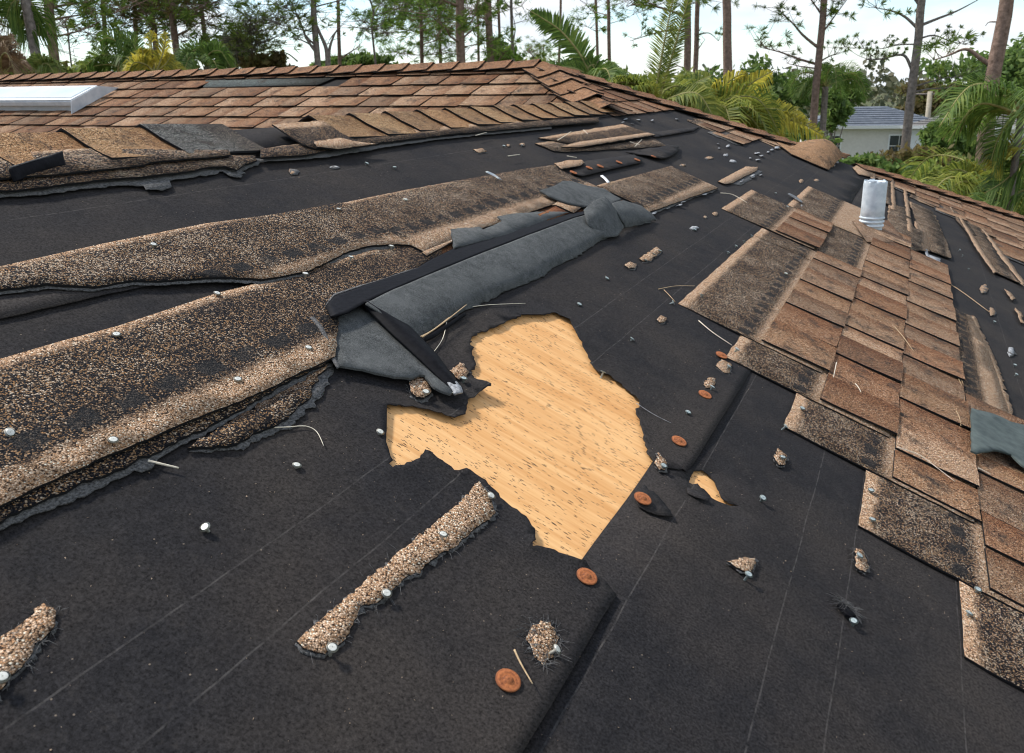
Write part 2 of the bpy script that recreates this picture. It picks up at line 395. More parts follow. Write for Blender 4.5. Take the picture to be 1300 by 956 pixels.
M_DEBRIS = simple('white_sealant', (.06, .06, .065), (.52, .53, .54), 180, .7, .3, .8, .004, 0, 6)
M_STUCCO = simple('stucco', (.58, .55, .50), (.70, .67, .62), 60, .9, .2, .5, .006)
M_TRIM = simple('white_trim', (.74, .74, .72), (.82, .82, .80), 20, .6, .3, 0)

# ------------------------------------------------------------------ ground
def ground():
    s = NT('rough_grass'); oc = s.coord('Object')
    a = s.noise(oc, .12, 6, .6); b = s.noise(oc, 3.0, 5, .7)
    col = s.mix(s.ramp(a, [(.42, 0.0), (.62, 1.0)]), (.055, .075, .022), (.16, .135, .075))
    col = s.mix(1.0, col, s.ramp(b, [(.25, .5), (.75, 1.4)]), 'MULTIPLY'); s.bump(b, 1.0, .08)
    m = s.done(col, .9, .2)
    mb = MB(); n = 40
    rr = [0] + [3*1.18**i for i in range(n)]
    for i in range(len(rr)):
        for k in range(36):
            t = 2*math.pi*k/36; x, y = rr[i]*math.cos(t), rr[i]*math.sin(t)
            z = GROUND + .25*noise.noise((x*.07, y*.07, 0))*min(1, rr[i]/25)
            mb.v.append((x, y, z))
    for i in range(len(rr)-1):
        for k in range(36): mb.f.append((i*36+k, (i+1)*36+k, (i+1)*36+(k+1) % 36, i*36+(k+1) % 36))
    o = mb.build('ground', m, smooth=True); tag(o, 'rough grassy ground around the houses', 'ground', kind='structure')
ground()

# ------------------------------------------------------------------ the house whose roof we stand on
house = empty('damaged_house', (-3, 2, GROUND))
tag(house, 'storm-damaged house seen from its own hip roof, brown shingles torn off black underlayment', 'house')
def poly_part(name, pts, mat, parent):
    me = bpy.data.meshes.new(name); me.from_pydata([tuple(p) for p in pts], [], [tuple(range(len(pts)))]); return link(name, me, mat, parent, Matrix())
def Fw(a, b, h=0): return FF @ Vector((a, b, h))
def Bw(a, b, h=0): return FB @ Vector((a, b, h))
def hipb(a): return 4.425 + (a*CP - APEX.x)                 # far hip: along coordinate at slope distance a
EAVE = 3.8
deck_poly = [(XR, -3), (XR, 3.94), (-2.058, 4.425), (EAVE, hipb(EAVE)), (EAVE, -3)]
slopeF = sheet('roof_slope', deck_poly, flat(-.016), .0165, M_WOOD, house, res=.5, origin=(0, 0))
tag(slopeF, 'near slope with torn shingles, bare black underlayment and a patch of raw plywood')
hipA = APEX
polyB = [(0, -10), (0, 0), (.531, .49), (5.8, -4.37), (5.8, -10)]
slopeB = sheet('roof_slope', polyB, flat(-.03), .022, M_FELT2, house, res=1, frame=FB, origin=(0, 0))
tag(slopeB, 'far upper slope still covered in brown laminated shingles')
# the slopes hidden behind the ridges
M_HID = make_tab_mat('hidden_slope_granules')
zr = -XR*SP; xr = XR*CP; WL = (zr+EAVE*SP)/TAN
poly_part('roof_slope', [(xr, -3, zr-.02), (xr, 3.93, zr-.02), (xr-WL, 3.93-WL, zr-.02-WL*TAN), (xr-WL, -3, zr-.02-WL*TAN)], M_HID, house)
ze = -EAVE*SP
poly_part('roof_slope', [(-11.9, 4.425, APEX.z-.03), APEX-Vector((0, 0, .03)), (EAVE*CP, hipb(EAVE), ze-.03), (-11.9, hipb(EAVE), ze-.03)], M_HID, house)
mb = MB(); mb.box((-11.4, -.4, GROUND), (EAVE*CP-.5, hipb(EAVE)-.5, ze-.12)); world_mesh(mb, 'wall', M_STUCCO, house)
mb = MB(); mb.box((xr-WL+.5, -2.6, GROUND), (EAVE*CP-.503, 4, ze-.124)); world_mesh(mb, 'wall', M_STUCCO, house)
mb = MB(); mb.box((EAVE*CP-.005, -3, ze-.2), (EAVE*CP+.02, hipb(EAVE), ze-.02)); world_mesh(mb, 'fascia', M_TRIM, house)
mb = MB(); mb.v = [(xr-WL, -2.9, ze-.1), (EAVE*CP, -2.9, ze-.1), (xr, -2.9, zr-.03)]; mb.f = [(0, 1, 2)]; world_mesh(mb, 'gable', M_STUCCO, house)

# ---- underlayment
hole = QP((489,521),(506,519),(529,523),(548,529),(570,535),(589,531),(591,514),(608,506),(619,499),(602,491),(597,480),(602,465),(597,452),(595,436),(604,427),(631,418),(646,410),(668,404),(691,404),(702,401),(721,410),(729,423),(740,448),(751,469),(759,478),(770,479),(793,497),(810,514),(806,525),(813,549),(819,576),(825,589))
hole2 = QP((740,719),(730,717),(706,708),(689,702),(673,701),(676,689),(676,678),(665,662),(642,644),(631,632),(608,614),(589,602),(574,604),(559,591),(537,578),(531,587),(514,593),(497,598),(493,580),(489,553))
hole_r = rough(hole, .0016, .008, 1, close=False); hole2_r = rough(hole2, .0016, .008, 2, close=False)
LAP = -.279
tornA = rough(QP((825,589),(840,597),(856,600),(870,604)), .0015, .008, 3, close=False)
tornB = rough(QP((780,760),(768,744),(755,736),(748,727),(740,719)), .001, .008, 4, close=False)
bA = tornA[-1][1]; bB = tornB[0][1]
# outline of the upper sheet: far part of the lower edge -> torn end -> hole (reversed) -> near part
upper = [(-1.5, -3), (-1.5, 3.9), (-2.02, 4.41), (LAP, hipb(LAP)-.03)]
bb = hipb(LAP)-.03
while bb > bA + .06: bb -= .05; upper.append((LAP + .001*math.sin(bb*9), bb))
upper += tornA[::-1] + hole_r[::-1][1:] + hole2_r[::-1] + tornB[::-1][1:]
bb = bB
while bb > -.3: bb -= .05; upper.append((LAP + .0012*math.sin(bb*13), bb))
upper += [(LAP, -3)]
hsegs = [(hole_r[i], hole_r[i+1]) for i in range(len(hole_r)-1)] + [(hole2_r[i], hole2_r[i+1]) for i in range(len(hole2_r)-1)]
def hA(P):
    near = sstep((.95-P[:, 1])/.5)
    mid = sstep((P[:, 1]-1.0)/.15)*sstep((1.75-P[:, 1])/.3)
    e = np.clip((P[:, 0]-(LAP-.085))/.085, 0, 1)
    h = .0035 + e*(.0075*near + .0045*mid) + .0012*fbm(P, 5, 1) + .0006*fbm(P, 22, 2)
    d = segdist(P, hsegs)
    curl = np.clip(1-d/.016, 0, 1)**2
    h += curl*(.0032 + .0042*fbm(P, 24, 5))
    tong = np.exp(-((P[:, 0]-Q(612,500)[0])**2 + (P[:, 1]-Q(612,500)[1])**2)/.03**2)
    h += tong*.012
    return np.maximum(h, .0026)
rs = np.random.RandomState(5)
ex_ = []
for (p, q) in hsegs:
    for r_ in (.005, .011, .02):
        ang = rs.uniform(0, 6.28); ex_.append(((p[0]+q[0])/2 + r_*math.cos(ang), (p[1]+q[1])/2 + r_*math.sin(ang)))
for b_ in np.arange(0.0, 2.2, .03):
    for k in (.015, .035, .06, .09): ex_.append((LAP-k, b_))
ex_ = np.array(ex_); ex_ = ex_[inpoly(ex_, upper)]; ex_ = ex_[segdist(ex_, closed(upper)) > .0025]
feltA = sheet('underlayment_sheet', upper, hA, .0011, M_FELT, slopeF, res=.07, extra=ex_, uvref=(0, 0))
small_hole = rough(QP((873,616),(874,610),(879,601),(890,600),(901,609),(908,622),(915,636),(924,643),(938,647),(922,645),(913,641),(901,634),(892,624),(884,617),(878,618)), .0006, .005, 6)
lower = [(-.36, -3), (-.36, hipb(-.36)-.03), (EAVE, hipb(EAVE)-.03), (EAVE, -3)]
lower[0:1] = [(-.36, -3)]
lower_top = [(Q(735,718)[0]+.0, -3), (Q(735,718)[0], .75)] + [(-.333-.001*math.sin(b*17), b) for b in np.arange(.80, 1.16, .03)] + [(-.36, 1.3), (-.36, hipb(-.36)-.03)]
lower = lower_top + lower[2:]
def hB(P):
    d = segdist(P, closed(small_hole)); c = np.clip(1-d/.012, 0, 1)**2
    return .0013 + .0006*fbm(P, 6, 3)*sstep((P[:, 0]+.26)/.1) + c*(.003+.003*fbm(P, 50, 4))
feltB = sheet('underlayment_sheet', lower, hB, .001, M_FELT2, slopeF, res=.08, holes=[small_hole])

def lift_at(px, py):
    a, b, _ = Q(px, py, .004)
    if a > LAP or b > 1.2: return 0.0
    return max(0.0, float(hA(np.array([[a, b]]))[0]) - .0045)
# ---- shingle tabs
TONES = [(1.0, .96, .90), (.86, .71, .60), (1.2, 1.15, 1.07), (.70, .59, .52), (1.38, 1.36, 1.30), (1.0, .84, .72), (.88, .86, .83), (1.1, 1.0, .88)]
def tab(name, parent, frame, a0, a1, b0, b1, h0, h1, mat, tone, skew=0.0, thick=.0036, cut=0.0, rnd=random):
    """one tab: top a0 (height h0) to butt a1 (height h1)"""
    mb = MB(); cx, cy = (a0+a1)/2, (b0+b1)/2
    j = lambda: rnd.uniform(-.0016, .0016)
    n = 3; k = 4
    lift = rnd.uniform(-.0005, .0022)
    rows = []
    for i in range(n):
        t = i/(n-1); row = []
        for q in range(k):
            s_ = q/(k-1); bb = b0+(b1-b0)*s_ + (skew*t if q == 0 else (-skew*t if q == k-1 else 0))
            aa = a0+(a1-a0)*t + (j() if i == n-1 else 0)
            hh = h0+(h1-h0)*t + (lift*abs(2*s_-1)**2 if i == n-1 else 0)
            row.append((aa-cx, bb-cy, hh))
        rows.append(row)
    top = [[(x, y, z+thick) for x, y, z in r] for r in rows]
    v0 = len(mb.v)
    for r in top + rows: mb.v += r
    def ix(l, i, q): return l*n*k + i*k + q
    for i in range(n-1):
        for q in range(k-1):
            mb.f.append((ix(0,i,q), ix(0,i+1,q), ix(0,i+1,q+1), ix(0,i,q+1)))
            mb.f.append((ix(1,i,q), ix(1,i,q+1), ix(1,i+1,q+1), ix(1,i+1,q)))
    for q in range(k-1):
        mb.f.append((ix(0,0,q), ix(0,0,q+1), ix(1,0,q+1), ix(1,0,q))); mb.f.append((ix(0,n-1,q+1), ix(0,n-1,q), ix(1,n-1,q), ix(1,n-1,q+1)))
    for i in range(n-1):
        mb.f.append((ix(0,i+1,0), ix(0,i,0), ix(1,i,0), ix(1,i+1,0))); mb.f.append((ix(0,i,k-1), ix(0,i+1,k-1), ix(1,i+1,k-1), ix(1,i,k-1)))
    o = mb.build(name, mat, parent, frame @ Matrix.Translation((cx, cy, 0)))
    o.data.materials.append(M_EDGE); nt_ = (n-1)*(k-1)
    for i_, p_ in enumerate(o.data.polygons): p_.material_index = 0 if (i_ < 2*nt_ and i_ % 2 == 0) else 1
    f = rnd.uniform(.88, 1.12); o.color = (tone[0]*f, tone[1]*f, tone[2]*f, 1)
    return o
def tab_row(parent, frame, a0, a1, b0, b1, seed, hb=.006, ht=.0015, wmin=.12, wmax=.27, skip=(), gap=.0022):
    rnd = random.Random(seed); b = b0; raised = rnd.random() < .5; last = None
    while b < b1 - .03:
        e = min(b + rnd.uniform(wmin, wmax), b1)
        if b1 - e < .06: e = b1
        tone = rnd.choice([t for t in TONES if t is not last]); last = tone
        if not any(s0 < (b+e)/2 < s1 for s0, s1 in skip):
            dz = .0038 if raised else 0
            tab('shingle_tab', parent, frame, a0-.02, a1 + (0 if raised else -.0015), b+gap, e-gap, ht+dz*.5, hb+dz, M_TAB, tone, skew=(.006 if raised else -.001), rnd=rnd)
        raised = not raised; b = e
# far upper slope (in view between the high ridge and the low ridge)
EB = .1425
for k in range(7):
    a1 = .105 + EB*k; a0 = a1 - EB
    bmax = min(a1*CP, .55) - .02
    if a1 > .53: bmax = .49 - (a1-.531)*CP + .0
    if a1 > .53: bmax = min(bmax, .49 - (a1 - .531)*CP)
    tab_row(slopeB, FB, max(a0, 0)+.0, a1, -6.3, bmax, 100+k, hb=.007, ht=-.004, wmin=.12, wmax=.24, skip=((-2.45, -1.35),) if k == 1 else ())
# a bare grey patch on the far slope
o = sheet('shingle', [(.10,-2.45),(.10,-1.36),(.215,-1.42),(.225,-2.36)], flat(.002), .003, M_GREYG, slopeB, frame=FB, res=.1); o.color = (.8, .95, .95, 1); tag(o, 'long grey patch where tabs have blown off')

# ---- laminated courses on the near slope, right-hand field
E0, EXP, HEAD = -.492, .1565, .20
def T(k): return E0 + EXP*k
def strip_piece(k, b0, b1, seed, mat=M_STRIP, top=None, name='shingle', torn=False):
    t0 = T(k) if top is None else top
    p = [(t0, b0), (t0, b1), (t0+HEAD+EXP*.92, b1), (t0+HEAD+EXP*.92, b0+.004), (t0+HEAD*.5, b0+random.uniform(-.002, .003))]
    p = rough(p, .0008, .03, seed)
    def hf(P): return .0034 + .0062*np.clip((P[:, 0]-t0)/(HEAD+EXP), 0, 1) + .0008*fbm(P, 9, seed)
    return sheet(name, p, hf, .003, mat, slopeF, res=.06, uvref=(t0, b0))
starts = {0: 1.812, 1: 1.645, 2: 1.462, 3: 1.253, 4: 1.064, 5: .87, 6: .69, 7: .5}
ends = {-1: 3.56, 0: 4.30, 1: 4.05, 2: 3.78, 3: 2.16, 4: 2.0, 5: 2.1, 6: 2.2, 7: 2.3}
def course(k, b0, b1, seed, tabs=None, mats=M_STRIP):
    b = b0; i = 0
    while b < b1 - .05:
        e = min(b + .98, b1); 
        if b1 - e < .15: e = b1
        strip_piece(k, b+.001, e-.001, seed+i, mats); b = e; i += 1
    tb0, tb1 = (b0+.012, b1) if tabs is None else tabs
    if tb1 > tb0: tab_row(slopeF, FF, T(k)+HEAD+.02, T(k)+HEAD+EXP, tb0, tb1, seed+50, hb=.0128, ht=.0105, wmin=.095, wmax=.20, gap=.0032)
course(-1, 2.962, 3.56, 200)
course(0, starts[0], 2.955, 210)
course(0, 3.57, 4.30, 214, tabs=(3.57, 3.58))
for k in range(1, 8): course(k, starts[k], ends[k], 220+10*k)

# ---- fields of shingles left along the far hip
def b_start(a):
    xs = [-2.1, -1.40, -1.31, -1.30, -1.20, -.86, -.85, -.50, -.44, -.32, -.035, .327, .501, .60, .75, 1.0, 2.6]
    ys = [4.3, 3.75, 5.1, 4.95, 4.80, 4.55, 5.2, 6.2, 6.10, 5.95, 5.70, 5.45, 5.15, 4.7, 4.3, 3.4, 2.4]
    return float(np.interp(a, xs, ys))
k = -12
while True:
    a0 = T(k)+HEAD; a1 = a0+EXP
    if a0 > 1.5: break
    if a1 > -2.03:
        am = (a0+a1)/2
        bs = b_start(am) if a1 > -1.42 else 4.425-(a1*CP-APEX.x)+.03
        be = hipb(am)-.06
        if be > bs + .08 and not (-.80 < am < -.46):
            tab_row(slopeF, FF, a0, a1, bs, be, 400+k, hb=.009, ht=.002, wmin=.12, wmax=.26)
            if a1 > -1.42:                                    # ragged grey backing left under the first tabs
                p = rough([(a0-.03, bs-.06), (a0-.03, bs+.3), (a1-.02, bs+.3), (a1-.02, bs-.05)], .008, .03, 900+k)
                sheet('shingle', p, flat(.0045), .003, M_GREYG if k % 2 else M_STRIP, slopeF, res=.1, uvref=(a0-.16, 0))
    k += 1
sheet('ridge_underlayment', [(XR+.002, -2.9), (XR+.002, 3.9), (XR+.13, 3.8), (XR+.13, -2.9)], flat(.0065), .0012, M_FELT, slopeF, res=.2)
# ---- hip and ridge caps
def cap(p0, p1, nl, nr, wl, wr, h0, h1, tone, seed, parent, sag=.0, mat=M_TAB, name='ridge_cap'):
    """a folded cap from p0 to p1 along a ridge line; nl/nr unit vectors down each side"""
    rnd = random.Random(seed); mb = MB(); up = Vector((0, 0, 1)); n = 4; P0, P1 = Vector(p0), Vector(p1)
    o = (P0+P1)/2
    prof = []
    for s_, d, wd in ((-1, nl, wl), (1, nr, wr)):
        pts = [(0.12, .004), (.45, .0), (.8, -.0), (1.0, rnd.uniform(-.002, .004))]
        prof.append([(d*(wd*t), e) for t, e in pts])
    line = [q for q in prof[0][::-1]] + [(Vector((0, 0, 0)), .004)] + prof[1]
    th = .0045
    for P, h in ((P0, h0), (P1, h1)):
        for lay in (0, 1):
            for (q, e) in line: mb.v.append(tuple(P + q + up*(h+e+(th if lay else 0)) - o))
    m = len(line)
    def ix(e, l, i): return e*2*m + l*m + i
    for i in range(m-1):
        mb.f += [(ix(0,1,i), ix(0,1,i+1), ix(1,1,i+1), ix(1,1,i)), (ix(0,0,i+1), ix(0,0,i), ix(1,0,i), ix(1,0,i+1)),
                 (ix(0,0,i), ix(0,0,i+1), ix(0,1,i+1), ix(0,1,i)), (ix(1,0,i+1), ix(1,0,i), ix(1,1,i), ix(1,1,i+1))]
    mb.f += [(ix(0,0,0), ix(0,1,0), ix(1,1,0), ix(1,0,0)), (ix(0,1,m-1), ix(0,0,m-1), ix(1,0,m-1), ix(1,1,m-1))]
    ob = mb.build(name, mat, parent, Matrix.Translation(o)); ob.data.materials.append(M_EDGE)
    for i_, p_ in enumerate(ob.data.polygons): p_.material_index = 0 if (i_ < 4*(m-1) and i_ % 4 == 0) else 1
    f = rnd.uniform(.9, 1.1)
    ob.color = (tone[0]*f, tone[1]*f, tone[2]*f, 1); return ob
dR = Vector((CP, 0, -SP)); dL = Vector((-CP, 0, -SP)); dBdn = ea2; dBack = Vector((0, CP, -SP))
CAPT = [(1.15, .98, .80), (1.3, 1.15, .95), (1.05, .9, .76), (1.25, 1.02, .80)]
b = -.30; i = 0
CS = .176
while b < 3.80:
    tone = CAPT[i % 4]; wr = .135 - .012*max(0, b-1)/2.8 + .004*math.sin(i*2.1)
    gone = 1.52 < b+.08 < 1.76
    grey = 1.36 < b+.08 < 1.52
    if not gone:
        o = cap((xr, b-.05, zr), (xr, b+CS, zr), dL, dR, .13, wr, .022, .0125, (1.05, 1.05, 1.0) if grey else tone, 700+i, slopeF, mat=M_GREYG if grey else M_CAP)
        if grey: tag(o, 'grey cap that has lost its brown granules')
    b += CS; i += 1
# near end (low b) of each cap laps over the one before it; high ridge caps
x = -.02; i = 0
while x > -6.3:
    p0 = Bw(0, x, 0); p1 = Bw(0, x-.2, 0)
    cap(p0, p1, dBack, dBdn, .13, .10, .034, .022, [(1.05, .85, .70), (.9, .72, .6), (1.12, .95, .8)][i % 3], 800+i, slopeB)
    x -= .172; i += 1
# hip caps: near hip (partly lifted) and far hip
hd = (Fw(XR, 3.94) - APEX); L1 = hd.length; hd.normalize()
nlB = (hd.cross(FB.to_3x3() @ Vector((0, 0, 1)))).normalized(); nrF = -(hd.cross(nF)).normalized()
if nlB.x > 0: nlB = -nlB
if nrF.x < 0: nrF = -nrF
t = 0.0; i = 0
while t < L1 - .02:
    cap(APEX + hd*(t+.24), APEX + hd*max(t-.02, 0), nlB, nrF, .13, .12, .040 if i < 3 else .052, .022, [(1.0, .82, .66), (1.1, .93, .78)][i % 2], 850+i, slopeF, name='hip_cap')
    t += .16; i += 1
hd2 = (Fw(EAVE, hipb(EAVE)) - APEX); L2 = hd2.length; hd2.normalize()
nr2 = (hd2.cross(nF)).normalized()
if nr2.dot(Vector((-1, -1, 0))) < 0: nr2 = -nr2
nb2 = Vector((-SP*0, CP, -SP)); nb2 = (nb2 - hd2*nb2.dot(hd2)).normalized()
t = 0.0; i = 0
while t < L2 - .1:
    p = APEX + hd2*t
    a_here = -2.058 + (p.x-APEX.x)/CP
    if not (-.80 < a_here < -.47):
        cap(APEX + hd2*(t+.22), APEX + hd2*max(t-.02, 0), nb2, nr2, .12, .12, .034, .016, [(.95, .75, .60), (1.1, .92, .78), (.85, .68, .56)][i % 3], 870+i, slopeF, name='hip_cap')
    t += .165; i += 1

# ---- torn courses at the left, lifted off and broken
def torn_layer(name, px, h_top, h_bot, mat, seed, amp=.0018, step=.012, torn_edges=None, thick=.0035, res=.035, label=None, a_top=None, wave=.0012, parent=slopeF):
    poly = QP(*px, h=(h_top+h_bot)/2)
    p = rough(poly, amp, step, seed, torn_edges)
    at = min(q[0] for q in poly) if a_top is None else a_top
    ab = max(q[0] for q in poly)
    def hf(P): return np.maximum(h_top + (h_bot-h_top)*np.clip((P[:, 0]-at)/(ab-at), 0, 1) + wave*fbm(P, 12, seed) + wave*.5*fbm(P, 33, seed+9), .0048)
    o = sheet(name, p, hf, thick, mat, parent, res=res, uvref=(at, min(q[1] for q in poly)))
    if label: tag(o, label)
    return o
# third (lowest) layer, torn, with pale fiberglass showing
torn_layer('torn_mat', [(420,462),(424,470),(405,508),(398,512),(401,519),(388,520),(384,530),(374,535),(371,545),(352,549),(338,556),(318,562),(309,572),(295,571),(262,575),(240,574),(300,540)], .005, .007, M_FIB, 31, .0016, .006, wave=.0015, thick=.0012)
torn_layer('shingle', [(416,464),(398,490),(394,507),(378,517),(366,534),(340,546),(318,555),(300,567),(262,571),(238,572),(300,532),(360,498)], .0065, .009, M_MIX, 32, .0016, .007, label='lowest torn layer of the broken shingle course')
torn_layer('torn_mat', [(422,455),(421,466),(395,480),(360,497),(330,513),(318,522),(300,530),(270,548),(240,561),(215,575),(204,582),(196,592),(180,601),(170,598),(158,606),(140,612),(116,626),(84,640),(40,655),(-10,680),(-60,700),(-60,660),(300,500)], .007, .0085, M_FIB, 33, .0013, .007, thick=.0012, wave=.0015)
torn_layer('shingle', [(422,452),(419,461),(360,490),(320,514),(270,541),(215,568),(200,578),(172,588),(158,598),(120,610),(84,628),(40,646),(-10,670),(-90,705),(-90,660),(300,496)], .008, .011, M_MIX, 34, .0012, .008, label='second torn layer under the broken course')
# big lower strip
torn_layer('shingle', [(-120,505),(0,455),(80,432),(150,413),(215,392),(277,371),(333,358),(440,322),(560,290),(560,325),(505,365),(430,400),(424,458),(375,481),(319,509),(268,529),(220,549),(150,579),(82,609),(0,650),(-120,703)], .009, .018, M_STRIP_D, 35, .0009, .012, torn_edges=set(range(11, 19)), res=.03, wave=.0009, a_top=Q(0,455)[0]-.0, label='long dark strip of shingle with tan upper edge and blown-off tabs')
# upper long strip, two pieces with a butt joint
torn_layer('underlayment_flap', [(-80,375),(0,362),(200,350),(330,352),(332,359),(213,359),(140,373),(100,383),(0,405),(-80,425)], .006, .009, M_FELTB, 36, .0004, .03, thick=.0012, wave=.001, label='greyish underlayment flap hanging out under the upper strip')
torn_layer('torn_mat', [(-80,362),(0,350),(300,300),(432,276),(539,322),(502,317),(470,319),(442,327),(430,332),(398,348),(384,353),(331,362),(300,360),(262,359),(200,363),(170,362),(120,370),(60,366),(0,373),(-80,380)], .009, .014, M_FIB, 37, .001, .008, thick=.001)
torn_layer('shingle', [(-80,358),(0,339),(130,309),(260,284),(350,272),(432,258),(539,324),(520,314),(500,313),(470,315),(442,322),(432,327),(398,344),(384,349),(331,358),(300,356),(262,355),(200,359),(170,358),(120,366),(60,362),(0,369),(-80,376)], .010, .0165, M_STRIP, 38, .0009, .01, torn_edges=set(range(7, 22)), res=.03, a_top=Q(0,339)[0], label='left length of the upper strip, its lower edge torn off in a wavy line')
torn_layer('shingle', [(434,258),(515,242),(590,228),(660,216),(710,209),(708,215),(760,240),(740,250),(700,262),(660,276),(610,293),(575,307),(538,324)], .009, .014, M_STRIP, 39, .0007, .02, res=.03, a_top=Q(434,258)[0], label='right length of the upper strip running under the flipped shingles')
torn_layer('shingle', [(703,208),(722,204),(738,204),(742,208),(736,212),(712,216)], .012, .015, M_TAN, 40, .001, .008, res=.02)
torn_layer('shingle', [(538,322),(610,291),(700,260),(760,238),(800,262),(740,277),(640,302),(560,335)], .0075, .0095, M_TAB, 391, .0007, .03, res=.04, wave=.0006).color = (.75, .55, .42, 1)
torn_layer('shingle', [(572,292),(609,289),(613,293),(637,282),(631,276),(655,272),(690,270),(722,271),(640,301),(576,317)], .016, .018, M_BACK, 392, .001, .01, res=.03, wave=.0006, label='pale grey shingle back showing beside the black band')
# tab remains below the right length
torn_layer('shingle_tab', [(535,322),(575,305),(573,309),(541,327)], .016, .017, M_TAN, 41, .0006, .02, wave=.0003)
torn_layer('shingle_tab', [(682,274),(705,263),(722,272),(695,282)], .0175, .0175, M_TAB, 42, .0006, .02, wave=.0003).color = (.75, .5, .36, 1)
torn_layer('shingle_tab', [(700,262),(716,252),(742,262),(728,272),(706,262)], .0182, .0185, M_TAN, 43, .0006, .02, wave=.0003)
# strip beyond the flipped shingle
torn_layer('torn_mat', [(765,238),(855,215),(912,240),(905,244),(888,249),(862,259),(838,269),(822,273)], .006, .008, M_FIB, 44, .002, .02, thick=.0012, res=.06)
torn_layer('shingle', [(757,236),(800,225),(852,211),(860,215),(911,240),(866,256),(824,271),(800,257)], .008, .012, M_STRIP, 45, .0008, .02, res=.05, a_top=Q(757,236)[0], label='lone shingle strip beyond the flipped pieces')
# courses left under the low ridge, near end
torn_layer('torn_mat', [(-120,262),(0,251),(60,247),(110,240),(160,236),(182,237),(185,242),(206,243),(218,238),(216,230),(240,226),(262,224),(282,218),(292,224),(306,226),(312,216),(328,210),(330,202),(290,196),(-120,225)], .008, .010, M_FIB, 46, .0022, .012, thick=.0012, res=.05)
torn_layer('shingle', [(-120,250),(0,245),(60,241),(120,232),(160,229),(200,226),(236,221),(260,216),(285,214),(300,219),(310,211),(326,206),(325,200),(200,195),(-120,215)], .011, .016, M_MIX, 47, .0015, .02, res=.05, label='torn shingle course sticking out under the ridge caps')
torn_layer('shingle', [(-120,238),(0,230),(90,222),(180,213),(190,209),(292,200),(290,193),(100,190),(-120,205)], .018, .021, M_MIX, 48, .0008, .03, res=.05)
torn_layer('shingle', [(330,203),(360,201),(395,198),(440,188),(500,181),(560,173),(620,168),(700,161),(760,156),(760,150),(560,160),(330,190)], .014, .018, M_STRIP_D, 49, .0016, .02, res=.06)
torn_layer('torn_mat', [(330,206),(372,204),(410,201),(460,193),(500,186),(560,177),(620,171),(700,164),(700,158),(330,195)], .009, .012, M_FIB, 50, .0018, .015, res=.06, thick=.0012)
# where a cap is missing: dark headlap and a few tan bits
torn_layer('shingle', [(345,160),(410,155),(432,170),(460,183),(400,190),(385,185)], .024, .022, M_STRIP_D, 51, .001, .02, res=.04, label='dark bare shingle where a ridge cap is missing')
torn_layer('shingle', [(398,182),(432,177),(450,181),(478,184),(430,190),(402,188)], .0285, .0265, M_TAN, 52, .001, .015, res=.04)
# pieces just below the ridge end
torn_layer('shingle', [(683,176),(752,164),(790,158),(830,172),(735,186)], .007, .010, M_STRIP_D, 53, .001, .03, res=.06, label='dark shingle strip below the end of the low ridge')
torn_layer('shingle_tab', [(712,187),(735,181),(822,169),(832,172),(735,188)], .017, .018, M_TAN, 54, .0012, .02, res=.06, wave=.001)
torn_layer('shingle', [(679,183),(705,180),(735,189),(830,177),(846,186),(812,189),(770,191),(722,194),(703,193)], .0055, .007, M_MIX, 55, .0015, .02, res=.05, wave=.001)
torn_layer('underlayment_flap', [(728,212),(745,203),(805,196),(816,204),(812,208),(775,216),(739,225),(722,221)], .006, .014, M_FELT, 56, .0004, .03, thick=.0012, res=.03, label='lifted underlayment lap with rusty cap nails on it')
torn_layer('underlayment_flap', [(795,191),(845,182),(862,186),(860,194),(845,203),(838,203)], .006, .02, M_FELT, 57, .0006, .03, thick=.0012, res=.03, wave=.005)
torn_layer('underlayment_flap', [(822,168),(890,160),(880,167),(832,175)], .005, .013, M_FELT, 58, .0004, .03, thick=.0012, res=.03)
# small strip and the faded one
def chips(px0, px1, n, seed, size=3.0):
    rnd = random.Random(seed)
    for i in range(n):
        t = rnd.random(); x = px0[0]+(px1[0]-px0[0])*t+rnd.gauss(0, 2); y = px0[1]+(px1[1]-px0[1])*t+rnd.gauss(0, 1.5); s_ = size*rnd.uniform(.5, 1.3)
        torn_layer('torn_mat', [(x+s_*rnd.uniform(.7, 1.3)*math.cos(q), y+s_*.6*rnd.uniform(.5, 1.3)*math.sin(q)) for q in (0, 1.1, 2.3, 3.3, 4.4, 5.4)], .008, .013, M_DEBRIS, seed*10+i, .0012, .008, res=.02, thick=.0012, wave=.004)
chips((826,271), (908,242), 9, 61, 3.0); chips((932,235), (966,217), 5, 62, 2.4); chips((955,202), (985,186), 6, 63, 2.6); chips((1054,214), (1074,200), 4, 64, 2.6); chips((885,174), (955,200), 4, 65, 2.0); chips((785,155), (890,149), 6, 66, 2.0)
torn_layer('torn_mat', [(925,233),(960,215),(968,218),(940,236)], .005, .006, M_FIB, 59, .0025, .02, thick=.001)
torn_layer('shingle', [(911,231),(946,212),(962,213),(960,218),(930,233),(920,235)], .006, .009, M_TAN, 60, .001, .02)
